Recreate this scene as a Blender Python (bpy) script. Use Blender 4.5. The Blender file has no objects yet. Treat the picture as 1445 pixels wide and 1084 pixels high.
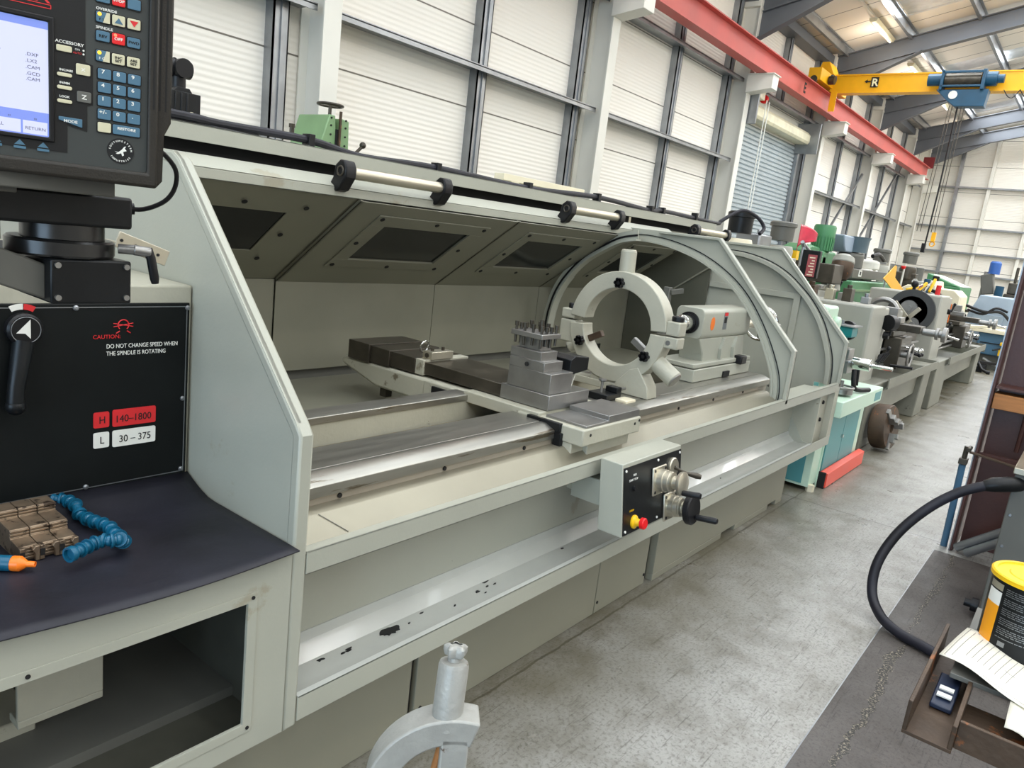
import bpy, bmesh, math, random
from mathutils import Vector, Matrix
PI = math.pi
scn = bpy.context.scene
COL = scn.collection

# ---------------------------------------------------------------- camera
cam_d = bpy.data.cameras.new('camera')
cam = bpy.data.objects.new('camera', cam_d); COL.objects.link(cam)
cam_d.sensor_fit = 'HORIZONTAL'; cam_d.sensor_width = 36.0
cam_d.lens = 1050.075 / 1445 * 36.0
cam_d.clip_start = 0.05; cam_d.clip_end = 200
rx = Vector((0.62154258, -0.77460945, 0.11689749))
ry = -Vector((-0.08889238, -0.2179966, -0.97189281))
rz = -Vector((0.7783206, 0.59368147, -0.20435105))
M = Matrix((rx, ry, rz)).transposed().to_4x4()
M.translation = Vector((0, 0, 1.6))
cam.matrix_world = M
scn.camera = cam

# ---------------------------------------------------------------- world, exposure
scn.view_settings.view_transform = 'Standard'
scn.view_settings.look = 'None'
scn.view_settings.gamma = 1
scn.view_settings.use_curve_mapping = False
scn.view_settings.exposure = -0.08
w = bpy.data.worlds.new('sky'); scn.world = w; w.use_nodes = True
bg = w.node_tree.nodes['Background']
bg.inputs[0].default_value = (0.80, 0.88, 1.0, 1); bg.inputs[1].default_value = 1.0

# ---------------------------------------------------------------- daylight through the roof lights
EAVE_Y, EAVE_Z, SL = 7.1, 7.0, 0.24
RIDGE_Y = -4.9
def roofz(y):
    return EAVE_Z + SL * (EAVE_Y - y) if y >= RIDGE_Y else EAVE_Z + SL * (EAVE_Y - RIDGE_Y) - SL * (RIDGE_Y - y)
STRIPS = [19.55 + 2.95 * k for k in range(-9, 6)]  # farthest strip is an added one, to brighten the far end wall
def area(name, loc, rot, sx, sy, power, col):
    l = bpy.data.lights.new(name, 'AREA'); l.shape = 'RECTANGLE'; l.size = sx; l.size_y = sy
    l.energy = power; l.color = col
    o = bpy.data.objects.new(name, l); COL.objects.link(o); o.location = loc; o.rotation_euler = rot
    return o
tilt = math.atan(SL)
for x in STRIPS:
    ym = (5.0 + RIDGE_Y) / 2
    area('skylight_daylight', (x, ym, roofz(ym) - 0.012), (-tilt, 0, 0), 1.1, 9.9 / math.cos(tilt), 290 if x < 15 else 470, (0.90, 0.95, 1.0))
    ym2 = 2 * RIDGE_Y - ym
    area('skylight_daylight', (x, ym2, roofz(ym2) - 0.012), (tilt, 0, 0), 1.1, 9.9 / math.cos(tilt), 190, (0.90, 0.95, 1.0))

# added cool fill at the unseen near end, for faces turned that way
area('near_end_cool_fill', (-11.8, -2.0, 2.6), (0, -math.pi/2, 0), 5.0, 9.0, 900, (0.50, 0.74, 1.0))
# ---------------------------------------------------------------- lamps under the roof: the trunking row, plus two unseen rows added as fill
LAMPX = (-8.0, -3.5, 1.0, 5.5, 10.0, 14.5, 20.2, 24.4, 28.7, 33.0)
for y_ in (5.57, -2.0, -10.0):
    for x_ in LAMPX:
        l = bpy.data.lights.new('strip_and_fill_lamp', 'POINT'); l.energy = 28 if y_ > 0 else 85; l.shadow_soft_size = 0.12; l.color = (1.0, 0.92, 0.80)
        o = bpy.data.objects.new('strip_and_fill_lamp', l); COL.objects.link(o); o.location = (x_, y_, 6.75)

# ---------------------------------------------------------------- helpers
class MB:
    def __init__(s): s.v = []; s.f = []
    def add(s, vs, fs):
        n = len(s.v); s.v += [tuple(v) for v in vs]; s.f += [tuple(i + n for i in f) for f in fs]; return s
    def box(s, x0, x1, y0, y1, z0, z1):
        vs = [(x, y, z) for x in (x0, x1) for y in (y0, y1) for z in (z0, z1)]
        return s.add(vs, [(0, 1, 3, 2), (4, 6, 7, 5), (0, 4, 5, 1), (2, 3, 7, 6), (0, 2, 6, 4), (1, 5, 7, 3)])
    def cbox(s, c, sx, sy, sz): return s.box(c[0]-sx/2, c[0]+sx/2, c[1]-sy/2, c[1]+sy/2, c[2]-sz/2, c[2]+sz/2)
    def beam(s, p, q, wd, h, up=(0, 0, 1)):
        p = Vector(p); q = Vector(q); d = (q - p).normalized(); sd = d.cross(Vector(up))
        if sd.length < 1e-4: sd = d.cross(Vector((1, 0, 0)))
        sd.normalize(); u = sd.cross(d).normalized()
        vs = [c + sd * a * wd / 2 + u * b * h / 2 for c in (p, q) for a in (-1, 1) for b in (-1, 1)]
        return s.add(vs, [(0, 1, 3, 2), (4, 6, 7, 5), (0, 4, 5, 1), (2, 3, 7, 6), (0, 2, 6, 4), (1, 5, 7, 3)])
    def ibeam(s, p, q, wd, h, t=0.012, up=(0, 0, 1)):
        p = Vector(p); q = Vector(q); d = (q - p).normalized(); sd = d.cross(Vector(up)).normalized(); u = sd.cross(d).normalized()
        o = u * (h / 2 - t / 2)
        s.beam(p + o, q + o, wd, t, up); s.beam(p - o, q - o, wd, t, up); s.beam(p, q, t, h - 2 * t, up); return s
    def cyl(s, p, q, r, r2=None, n=24):
        p = Vector(p); q = Vector(q); r2 = r if r2 is None else r2
        d = (q - p).normalized(); a = d.orthogonal().normalized(); b = d.cross(a)
        vs = []
        for c, rr in ((p, r), (q, r2)):
            for i in range(n):
                t = 2 * PI * i / n; vs.append(c + (a * math.cos(t) + b * math.sin(t)) * rr)
        fs = [(i, (i + 1) % n, n + (i + 1) % n, n + i) for i in range(n)] + [tuple(range(n))[::-1], tuple(range(n, 2 * n))]
        return s.add(vs, fs)
    def tube(s, pts, r, n=10, smooth=0, radii=None):
        pts = [Vector(p) for p in pts]
        if smooth:
            P = [pts[0]] + pts + [pts[-1]]; out = []
            for i in range(1, len(P) - 2):
                for k in range(smooth):
                    t = k / smooth; p0, p1, p2, p3 = P[i-1], P[i], P[i+1], P[i+2]
                    out.append(0.5 * ((2*p1) + (-p0+p2)*t + (2*p0-5*p1+4*p2-p3)*t*t + (-p0+3*p1-3*p2+p3)*t**3))
            out.append(pts[-1]); pts = out
        m = len(pts); vs = []; a = None
        for i, p in enumerate(pts):
            d = (pts[min(i+1, m-1)] - pts[max(i-1, 0)]).normalized()
            if a is None: a = d.orthogonal().normalized()
            a = (a - d * a.dot(d)).normalized(); b = d.cross(a)
            rr = radii[i] if radii else r
            for k in range(n):
                t = 2 * PI * k / n; vs.append(p + (a * math.cos(t) + b * math.sin(t)) * rr)
        fs = [(i*n+k, i*n+(k+1) % n, (i+1)*n+(k+1) % n, (i+1)*n+k) for i in range(m-1) for k in range(n)]
        fs += [tuple(range(n))[::-1], tuple(range((m-1)*n, m*n))]
        return s.add(vs, fs)
    def prism(s, poly, axis, a, b):
        def P(u, v, t): return {'x': (t, u, v), 'y': (u, t, v), 'z': (u, v, t)}[axis]
        n = len(poly)
        vs = [P(u, v, a) for u, v in poly] + [P(u, v, b) for u, v in poly]
        return s.add(vs, [(i, (i+1) % n, n+(i+1) % n, n+i) for i in range(n)] + [tuple(range(n))[::-1], tuple(range(n, 2*n))])
    def ring(s, outer, inner, axis, a, b):      # plate with an opening; outer and inner have the same count
        def P(u, v, t): return {'x': (t, u, v), 'y': (u, t, v), 'z': (u, v, t)}[axis]
        n = len(outer)
        vs = [P(*p, a) for p in outer] + [P(*p, a) for p in inner] + [P(*p, b) for p in outer] + [P(*p, b) for p in inner]
        fs = []
        for i in range(n):
            j = (i + 1) % n
            fs += [(i, j, n+j, n+i), (2*n+i, 3*n+i, 3*n+j, 2*n+j), (i, 2*n+i, 2*n+j, j), (n+i, n+j, 3*n+j, 3*n+i)]
        return s.add(vs, fs)
    def band(s, line_a, line_b, axis, a, b):    # open strip between two polylines, extruded
        n = len(line_a); poly = list(line_a) + list(line_b)[::-1]
        def P(u, v, t): return {'x': (t, u, v), 'y': (u, t, v), 'z': (u, v, t)}[axis]
        vs = [P(*p, a) for p in line_a] + [P(*p, a) for p in line_b] + [P(*p, b) for p in line_a] + [P(*p, b) for p in line_b]
        fs = [(0, n, 3*n, 2*n), (n-1, 3*n-1, 4*n-1, 2*n-1)]
        for i in range(n-1):
            fs += [(i, i+1, n+i+1, n+i), (2*n+i, 3*n+i, 3*n+i+1, 2*n+i+1), (i, 2*n+i, 2*n+i+1, i+1), (n+i, n+i+1, 3*n+i+1, 3*n+i)]
        return s.add(vs, fs)
    def rev(s, prof, o, ax, n=32):              # profile [(radius, height)] turned about an axis
        o = Vector(o); d = Vector(ax).normalized(); a = d.orthogonal().normalized(); b = d.cross(a); m = len(prof); vs = []
        for r, h in prof:
            for k in range(n):
                t = 2 * PI * k / n; vs.append(o + d * h + (a * math.cos(t) + b * math.sin(t)) * max(r, 1e-4))
        fs = [(i*n+k, i*n+(k+1) % n, (i+1)*n+(k+1) % n, (i+1)*n+k) for i in range(m-1) for k in range(n)]
        fs += [tuple(range(n))[::-1], tuple(range((m-1)*n, m*n))]
        return s.add(vs, fs)
    def sph(s, c, r, n=16): return s.rev([(r*math.sin(PI*i/8), -r*math.cos(PI*i/8)) for i in range(9)], c, (0, 0, 1), n)
    def torus(s, c, ax, R, r, n=32, k=8):
        c = Vector(c); d = Vector(ax).normalized(); a = d.orthogonal().normalized(); b = d.cross(a); vs = []
        for i in range(n):
            t = 2*PI*i/n; e = a*math.cos(t) + b*math.sin(t)
            for j in range(k):
                q = 2*PI*j/k; vs.append(c + e*(R + r*math.cos(q)) + d*r*math.sin(q))
        return s.add(vs, [(i*k+j, ((i+1) % n)*k+j, ((i+1) % n)*k+(j+1) % k, i*k+(j+1) % k) for i in range(n) for j in range(k)])
    def grid(s, fn, nu, nv):
        vs = [fn(i / nu, j / nv) for i in range(nu+1) for j in range(nv+1)]
        return s.add(vs, [(i*(nv+1)+j, (i+1)*(nv+1)+j, (i+1)*(nv+1)+j+1, i*(nv+1)+j+1) for i in range(nu) for j in range(nv)])
    def rot(s, ang, axis='Z', about=(0, 0, 0)):
        R = Matrix.Rotation(ang, 3, axis); c = Vector(about)
        s.v = [tuple(R @ (Vector(v) - c) + c) for v in s.v]; return s
    def move(s, d): s.v = [(v[0]+d[0], v[1]+d[1], v[2]+d[2]) for v in s.v]; return s
    def scale(s, k, about=(0, 0, 0)): s.v = [tuple((v[i]-about[i])*k+about[i] for i in range(3)) for v in s.v]; return s
    def mesh(s, name, m):
        me = bpy.data.meshes.new(name); me.from_pydata(s.v, [], s.f)
        bm = bmesh.new(); bm.from_mesh(me); bmesh.ops.recalc_face_normals(bm, faces=bm.faces); bm.to_mesh(me); bm.free()
        me.polygons.foreach_set('use_smooth', [True] * len(me.polygons)); me.set_sharp_from_angle(angle=math.radians(32))
        me.materials.append(m); return me
    def build(s, name, m, parent=None, bev=0, local=False, solid=0):
        o = bpy.data.objects.new(name, s.mesh(name, m)); COL.objects.link(o)
        if solid:
            md = o.modifiers.new('thickness', 'SOLIDIFY'); md.thickness = solid; md.offset = 0
        if bev:
            md = o.modifiers.new('edge', 'BEVEL'); md.width = bev; md.segments = 2; md.limit_method = 'ANGLE'; md.angle_limit = math.radians(40)
        attach(o, parent, local); return o
def attach(o, parent, local=False):
    if parent is not None:
        o.parent = parent
        if not local and parent.type == 'EMPTY': o.matrix_parent_inverse = Matrix.Translation(-parent.location)
def tag(o, label, cat, group=None):
    o['label'] = label; o['category'] = cat
    if group: o['group'] = group
    return o
def thing(name, label, cat, loc=(0, 0, 0), rz=0, group=None):
    o = bpy.data.objects.new(name, None); COL.objects.link(o); o.empty_display_size = 0.05
    o.location = loc; o.rotation_euler = (0, 0, rz); return tag(o, label, cat, group)
def struct(o): o['kind'] = 'structure'; return o
def copy_tree(o, parent=None):
    c = o.copy(); COL.objects.link(c)
    if parent is not None: c.parent = parent
    for ch in list(o.children):
        if ch.name in COL.objects: copy_tree(ch, c)
    return c
def text(name, body, size, loc, right, up, m, parent=None, ext=0.0004, align='LEFT', local=False, bold=0.0, sx=1.0):
    cu = bpy.data.curves.new(name, 'FONT'); cu.body = body; cu.size = size; cu.align_x = align; cu.align_y = 'BOTTOM_BASELINE'
    cu.extrude = ext; cu.offset = bold; cu.resolution_u = 3
    t = bpy.data.objects.new(name + '_curve', cu); COL.objects.link(t)
    dg = bpy.context.evaluated_depsgraph_get(); me = bpy.data.meshes.new_from_object(t.evaluated_get(dg))
    bpy.data.objects.remove(t); bpy.data.curves.remove(cu)
    r = Vector(right).normalized(); u = Vector(up).normalized(); nrm = r.cross(u); L = Vector(loc)
    for v in me.vertices: v.co = L + r * v.co.x * sx + u * v.co.y + nrm * v.co.z
    me.materials.clear(); me.materials.append(m)
    o = bpy.data.objects.new(name, me); COL.objects.link(o); attach(o, parent, local); return o

# ---------------------------------------------------------------- materials
def mat(name, col, rough=0.5, metal=0.0, var=0.12, scale=4.0, bump=0.0, bscale=60.0, speck=None, emit=None, stretch=None, spec=0.5, coat=0.0):
    m = bpy.data.materials.new(name); m.use_nodes = True; nt = m.node_tree; N = nt.nodes; Lk = nt.links
    b = N['Principled BSDF']; b.inputs['Metallic'].default_value = metal
    b.inputs['Specular IOR Level'].default_value = spec; b.inputs['Coat Weight'].default_value = coat
    tc = N.new('ShaderNodeTexCoord'); mp = N.new('ShaderNodeMapping'); Lk.new(tc.outputs['Object'], mp.inputs[0])
    if stretch: mp.inputs['Scale'].default_value = stretch
    n1 = N.new('ShaderNodeTexNoise'); n1.inputs['Scale'].default_value = scale; n1.inputs['Detail'].default_value = 5
    Lk.new(mp.outputs[0], n1.inputs['Vector'])
    mx = N.new('ShaderNodeMix'); mx.data_type = 'RGBA'
    mx.inputs[6].default_value = (*[max(0, c * (1 - var)) for c in col], 1); mx.inputs[7].default_value = (*[min(1, c * (1 + var)) for c in col], 1)
    mr = N.new('ShaderNodeMapRange'); mr.inputs[1].default_value = 0.3; mr.inputs[2].default_value = 0.7
    Lk.new(n1.outputs[0], mr.inputs[0]); Lk.new(mr.outputs[0], mx.inputs[0]); out = mx.outputs[2]
    if speck:
        for (c2, th, sc) in (speck if isinstance(speck, list) else [speck]):
            n2 = N.new('ShaderNodeTexNoise'); n2.inputs['Scale'].default_value = sc; n2.inputs['Detail'].default_value = 7; n2.inputs['Roughness'].default_value = 0.65
            Lk.new(mp.outputs[0], n2.inputs['Vector'])
            r2 = N.new('ShaderNodeMapRange'); r2.inputs[1].default_value = th; r2.inputs[2].default_value = th + 0.05; Lk.new(n2.outputs[0], r2.inputs[0])
            m2 = N.new('ShaderNodeMix'); m2.data_type = 'RGBA'; m2.inputs[7].default_value = (*c2, 1)
            Lk.new(r2.outputs[0], m2.inputs[0]); Lk.new(out, m2.inputs[6]); out = m2.outputs[2]
    Lk.new(out, b.inputs['Base Color'])
    r3 = N.new('ShaderNodeMapRange'); r3.inputs[3].default_value = max(0.02, rough - 0.07); r3.inputs[4].default_value = min(1, rough + 0.07)
    Lk.new(n1.outputs[0], r3.inputs[0]); Lk.new(r3.outputs[0], b.inputs['Roughness'])
    if bump:
        n3 = N.new('ShaderNodeTexNoise'); n3.inputs['Scale'].default_value = bscale; n3.inputs['Detail'].default_value = 3
        Lk.new(mp.outputs[0], n3.inputs['Vector'])
        bp = N.new('ShaderNodeBump'); bp.inputs['Strength'].default_value = bump; bp.inputs['Distance'].default_value = 0.004
        Lk.new(n3.outputs[0], bp.inputs['Height']); Lk.new(bp.outputs[0], b.inputs['Normal'])
    if emit:
        b.inputs['Emission Color'].default_value = (*emit[0], 1); b.inputs['Emission Strength'].default_value = emit[1]
    return m
def srgb(r, g, b): return tuple(((c/255)/12.92 if c/255 <= 0.04045 else ((c/255+0.055)/1.055)**2.4) for c in (r, g, b))
DK = (0.02, 0.018, 0.015)
m_paint = mat('machine_paint', srgb(164, 165, 152), 0.38, var=0.05, scale=3, bump=0.08, bscale=120, speck=[(srgb(152, 148, 130), 0.66, 4), (DK, 0.72, 18)])
m_paintw = mat('worn_machine_paint', srgb(170, 168, 152), 0.45, var=0.08, scale=5, bump=0.25, bscale=60, speck=[(srgb(110, 102, 84), 0.64, 6), (DK, 0.69, 14)])
m_gall = mat('shade_darkened_guard_paint', srgb(128, 127, 112), 0.42, var=0.07, scale=3)  # machine paint darkened to carry the shade under the hood
m_base = mat('base_grey_paint', srgb(136, 134, 118), 0.5, var=0.05, scale=2)
m_way = mat('ground_steel', srgb(162, 160, 152), 0.32, 0.85, var=0.10, scale=7, stretch=(0.5, 6, 6), speck=(srgb(110, 100, 84), 0.60, 5))
m_steel = mat('milled_steel', srgb(150, 149, 146), 0.36, 0.8, var=0.12, scale=12)
m_sheet = mat('bare_sheet_steel', srgb(150, 145, 128), 0.36, 0.65, var=0.08, scale=3)
m_dsteel = mat('oily_dark_steel', srgb(72, 67, 58), 0.34, 0.5, var=0.3, scale=9)
m_chrome = mat('polished_steel', srgb(205, 205, 200), 0.18, 1.0, var=0.05)
m_alu = mat('cast_aluminium', srgb(196, 190, 172), 0.3, 0.75, var=0.1)
m_black = mat('black_plastic', (0.008, 0.008, 0.009), 0.38, var=0.2, spec=0.3)
m_blackm = mat('black_anodised', (0.008, 0.009, 0.010), 0.36, 0.1, var=0.15, scale=20, spec=0.3)
m_hspanel = mat('black_headstock_panel', (0.006, 0.0075, 0.0075), 0.5, spec=0.18, var=0.25, scale=6, speck=((0.12, 0.11, 0.10), 0.735, 45))
m_rubber = mat('black_rubber_mat', (0.011, 0.011, 0.017), 0.48, spec=0.35, var=0.5, scale=5, bump=0.3, bscale=25, speck=((0.10, 0.10, 0.11), 0.735, 40))
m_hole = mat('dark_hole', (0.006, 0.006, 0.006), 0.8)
m_rust = mat('rusty_steel', srgb(78, 62, 48), 0.5, 0.35, var=0.35, scale=9, bump=0.3, speck=(srgb(140, 84, 44), 0.62, 14))
m_white = mat('white_steel_paint', srgb(226, 224, 214), 0.5, var=0.04, scale=1.5)
m_galv = mat('galvanised_steel', srgb(150, 153, 156), 0.35, 0.75, var=0.2, scale=3)
m_darkst = mat('grey_roof_steel', srgb(96, 100, 106), 0.5, 0.1, var=0.08, scale=1)
m_red = mat('red_oxide_paint', srgb(196, 92, 84), 0.5, var=0.10, scale=1.5)
m_yel = mat('yellow_crane_paint', srgb(244, 178, 10), 0.42, var=0.06)
m_blue = mat('hoist_blue_paint', srgb(22, 74, 102), 0.4, var=0.15)
m_green = mat('green_machine_paint', srgb(66, 128, 84), 0.4, var=0.1)
m_lgreen = mat('pale_green_machine_paint', srgb(120, 152, 108), 0.45, var=0.1, speck=(srgb(70, 60, 40), 0.72, 12))
m_mint = mat('mint_machine_paint', srgb(196, 222, 200), 0.4, var=0.04)
m_teal = mat('teal_door_paint', srgb(84, 148, 150), 0.42, var=0.06)
m_dteal = mat('deep_teal_paint', srgb(0, 122, 124), 0.35, var=0.1)
m_redbar = mat('orange_red_paint', srgb(232, 82, 62), 0.38, var=0.04)
m_grey = mat('grey_machine_paint', srgb(158, 158, 148), 0.42, var=0.07, scale=2, speck=(DK, 0.76, 10))
m_ped = mat('worn_pedestal_paint', srgb(118, 118, 106), 0.5, var=0.15, scale=4, speck=(srgb(60, 56, 46), 0.66, 6))
m_dgrey = mat('dark_grey_paint', srgb(94, 94, 88), 0.45, var=0.12)
m_cream = mat('cream_machine_paint', srgb(222, 214, 188), 0.45, var=0.06)
m_bgrey = mat('blue_grey_paint', srgb(150, 166, 182), 0.45, var=0.06)
m_sblue = mat('steel_blue_paint', srgb(70, 108, 136), 0.45, var=0.1)
m_brown = mat('brown_primed_steel', srgb(74, 44, 38), 0.42, 0.1, var=0.2, scale=3, bump=0.15, speck=(srgb(140, 96, 60), 0.72, 4))
m_wood = mat('pine_timber', srgb(168, 112, 62), 0.6, var=0.25, scale=6, stretch=(1, 0.6, 8))
m_paper = mat('drawing_paper', srgb(226, 222, 206), 0.7, var=0.03)
m_ink = mat('drawing_ink', srgb(90, 90, 96), 0.8)
m_emred = mat('red_enamel', srgb(222, 22, 28), 0.35, var=0.03)
m_emyel = mat('yellow_enamel', srgb(240, 190, 20), 0.35, var=0.03)
m_hoseblue = mat('blue_hose_plastic', srgb(8, 86, 116), 0.35, var=0.12, scale=30)
m_orange = mat('orange_plastic', srgb(244, 122, 30), 0.35)
m_wht = mat('white_print', srgb(232, 232, 224), 0.6)
m_redp = mat('red_print', srgb(214, 40, 44), 0.5)
m_glass = mat('smoked_window', (0.008, 0.009, 0.010), 0.12, var=0.1, spec=0.5)
m_tube = mat('lamp_tube_glass', (0.9, 0.9, 0.86), 0.4, emit=((1, 0.97, 0.9), 2.0))
m_diff = mat('cream_lamp_cover', srgb(232, 226, 196), 0.4)

def wall_mat():
    m = bpy.data.materials.new('ribbed_white_cladding'); m.use_nodes = True; nt = m.node_tree; N = nt.nodes; L = nt.links; b = N['Principled BSDF']
    tc = N.new('ShaderNodeTexCoord'); sp = N.new('ShaderNodeSeparateXYZ'); L.new(tc.outputs['Object'], sp.inputs[0])
    wv = N.new('ShaderNodeTexWave'); wv.wave_type = 'BANDS'; wv.bands_direction = 'Z'; wv.inputs['Scale'].default_value = 5.2; L.new(tc.outputs['Object'], wv.inputs[0])
    md = N.new('ShaderNodeMath'); md.operation = 'MODULO'; md.inputs[1].default_value = 1.03; L.new(sp.outputs[2], md.inputs[0])
    lt = N.new('ShaderNodeMath'); lt.operation = 'LESS_THAN'; lt.inputs[1].default_value = 0.018; L.new(md.outputs[0], lt.inputs[0])
    ns = N.new('ShaderNodeTexNoise'); ns.inputs['Scale'].default_value = 0.6; L.new(tc.outputs['Object'], ns.inputs[0])
    mx = N.new('ShaderNodeMix'); mx.data_type = 'RGBA'; mx.inputs[6].default_value = (*srgb(236, 231, 220), 1); mx.inputs[7].default_value = (*srgb(246, 242, 232), 1); L.new(ns.outputs[0], mx.inputs[0])
    m2 = N.new('ShaderNodeMix'); m2.data_type = 'RGBA'; m2.inputs[7].default_value = (*srgb(120, 114, 104), 1); L.new(lt.outputs[0], m2.inputs[0]); L.new(mx.outputs[2], m2.inputs[6])
    L.new(m2.outputs[2], b.inputs['Base Color']); b.inputs['Roughness'].default_value = 0.5
    bp = N.new('ShaderNodeBump'); bp.inputs['Strength'].default_value = 0.35; bp.inputs['Distance'].default_value = 0.012; L.new(wv.outputs[0], bp.inputs['Height']); L.new(bp.outputs[0], b.inputs['Normal'])
    return m
m_wall = wall_mat()
def roof_mat():
    m = bpy.data.materials.new('roof_liner_panel'); m.use_nodes = True; nt = m.node_tree; N = nt.nodes; L = nt.links; b = N['Principled BSDF']
    tc = N.new('ShaderNodeTexCoord'); sp = N.new('ShaderNodeSeparateXYZ'); L.new(tc.outputs['Object'], sp.inputs[0])
    md = N.new('ShaderNodeMath'); md.operation = 'MODULO'; md.inputs[1].default_value = 0.98; L.new(sp.outputs[0], md.inputs[0])
    lt = N.new('ShaderNodeMath'); lt.operation = 'LESS_THAN'; lt.inputs[1].default_value = 0.03; L.new(md.outputs[0], lt.inputs[0])
    m2 = N.new('ShaderNodeMix'); m2.data_type = 'RGBA'; m2.inputs[6].default_value = (*srgb(232, 226, 216), 1); m2.inputs[7].default_value = (*srgb(110, 106, 100), 1); L.new(lt.outputs[0], m2.inputs[0])
    L.new(m2.outputs[2], b.inputs['Base Color']); b.inputs['Roughness'].default_value = 0.6
    return m
m_roof = roof_mat()
def floor_mat(name, c1, c2, c3, rough, crack_y=None, jag=None, cross=()):
    m = bpy.data.materials.new(name); m.use_nodes = True; nt = m.node_tree; N = nt.nodes; L = nt.links; b = N['Principled BSDF']
    tc = N.new('ShaderNodeTexCoord'); sp = N.new('ShaderNodeSeparateXYZ'); L.new(tc.outputs['Object'], sp.inputs[0])
    def noise(s, d=6, r=0.6, st=None, dist=0):
        n = N.new('ShaderNodeTexNoise'); n.inputs['Scale'].default_value = s; n.inputs['Detail'].default_value = d; n.inputs['Roughness'].default_value = r; n.inputs['Distortion'].default_value = dist
        if st:
            mp = N.new('ShaderNodeMapping'); mp.inputs['Scale'].default_value = st[:3]; mp.inputs['Rotation'].default_value = (0, 0, st[3]); L.new(tc.outputs['Object'], mp.inputs[0]); L.new(mp.outputs[0], n.inputs[0])
        else: L.new(tc.outputs['Object'], n.inputs[0])
        return n.outputs[0]
    def rng(x, a, b_, c=0, d=1):
        r = N.new('ShaderNodeMapRange'); r.inputs[1].default_value = a; r.inputs[2].default_value = b_; r.inputs[3].default_value = c; r.inputs[4].default_value = d; L.new(x, r.inputs[0]); return r.outputs[0]
    def mix(f, a, c):
        k = N.new('ShaderNodeMix'); k.data_type = 'RGBA'; L.new(f, k.inputs[0])
        if isinstance(a, tuple): k.inputs[6].default_value = (*a, 1)
        else: L.new(a, k.inputs[6])
        if isinstance(c, tuple): k.inputs[7].default_value = (*c, 1)
        else: L.new(c, k.inputs[7])
        return k.outputs[2]
    def mth(op, a, c=None):
        k = N.new('ShaderNodeMath'); k.operation = op
        for i, q in enumerate((a, c)):
            if q is None: continue
            if isinstance(q, (int, float)): k.inputs[i].default_value = q
            else: L.new(q, k.inputs[i])
        return k.outputs[0]
    base = mix(rng(noise(0.9, 4), 0.35, 0.62), c1, c2)
    base = mix(rng(noise(5, 8, 0.7), 0.45, 0.66, 0, 0.7), base, c3)
    base = mix(rng(noise(70, 5, 0.75), 0.50, 0.62, 0, 0.55), base, tuple(x * 0.45 for x in c3))
    for ang in (0.35, 1.2, -0.6):                       # drag scratches
        base = mix(rng(noise(3.0, 9, 0.75, (1.2, 22, 1, ang)), 0.59, 0.64, 0, 0.6), base, tuple(x * 0.35 for x in c3))
    wob = mth('MULTIPLY', mth('SUBTRACT', noise(9, 6, 0.7), 0.5), 0.03)
    if crack_y is not None:
        d = mth('ABSOLUTE', mth('SUBTRACT', mth('ADD', sp.outputs[1], wob), crack_y)); base = mix(rng(d, 0.003, 0.007, 0.85, 0), base, (0.02, 0.018, 0.014))
        # oil-stained margin beside the machines
        dd = rng(sp.outputs[1], 0.85, 1.45, 0, 1); st = mth('MULTIPLY', dd, rng(noise(2.2, 6, 0.7), 0.30, 0.60, 0.25, 1)); base = mix(mth('MULTIPLY', st, 0.9), base, srgb(92, 86, 66))
    for cx in cross:
        d = mth('ABSOLUTE', mth('SUBTRACT', mth('ADD', sp.outputs[0], wob), cx)); base = mix(rng(d, 0.003, 0.007, 0.7, 0), base, (0.03, 0.028, 0.024))
    hgt = noise(120, 3)
    if jag:
        big = mth('MULTIPLY', mth('SUBTRACT', noise(2.3, 5, 0.75), 0.5), 0.16)
        d = mth('ABSOLUTE', mth('SUBTRACT', mth('ADD', sp.outputs[1], big), jag))
        wdt = rng(noise(1.6, 3), 0.4, 0.62, 0.003, 0.022)
        k = mth('LESS_THAN', d, wdt)
        base = mix(k, base, mix(rng(noise(110, 3), 0.5, 0.68), (0.015, 0.013, 0.011), srgb(150, 140, 122)))
    L.new(base, b.inputs['Base Color'])
    L.new(rng(noise(3, 6), 0.3, 0.7, rough - 0.12, rough + 0.15), b.inputs['Roughness'])
    bp = N.new('ShaderNodeBump'); bp.inputs['Strength'].default_value = 0.25; bp.inputs['Distance'].default_value = 0.003; L.new(hgt, bp.inputs['Height']); L.new(bp.outputs[0], b.inputs['Normal'])
    return m
m_floor = floor_mat('worn_concrete', srgb(158, 157, 152), srgb(142, 140, 134), srgb(108, 104, 94), 0.36, crack_y=1.385, cross=(5.2, 9.4))
m_slab = floor_mat('dark_slab', srgb(86, 80, 76), srgb(74, 70, 67), srgb(62, 56, 51), 0.5, jag=0.365)

# ---------------------------------------------------------------- the building
X0, X1, YW, YR = -12.0, 36.0, 7.2, -17.0
struct(MB().box(X0, X1, 0.48, YW, -0.2, 0.0).build('floor', m_floor))
struct(MB().box(X0, 5.02, YR, 0.476, -0.2, 0.0).build('floor', m_slab))
struct(MB().box(5.02, X1, YR, 0.48, -0.2, -0.002).build('floor', m_floor))
struct(MB().box(X0, 5.02, 0.476, 0.48, -0.2, 0.001).build('trim_1', m_galv))
DX0, DX1, DZ = 16.1, 20.4, 4.55       # roller door opening
struct(MB().box(X0, DX0, YW, YW+0.15, 0, 7.05).box(DX1, X1, YW, YW+0.15, 0, 7.05).box(DX0, DX1, YW, YW+0.15, DZ, 7.05).build('wall_left', m_wall))
struct(MB().prism([(YR, 0), (YW, 0), (YW, roofz(YW)), (RIDGE_Y, roofz(RIDGE_Y)), (YR, roofz(YR))], 'x', X1, X1+0.15).build('wall_far', m_wall))
struct(MB().prism([(YR, 0), (YW, 0), (YW, roofz(YW)), (RIDGE_Y, roofz(RIDGE_Y)), (YR, roofz(YR))], 'x', X0-0.15, X0).build('wall_near', m_wall))
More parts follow.
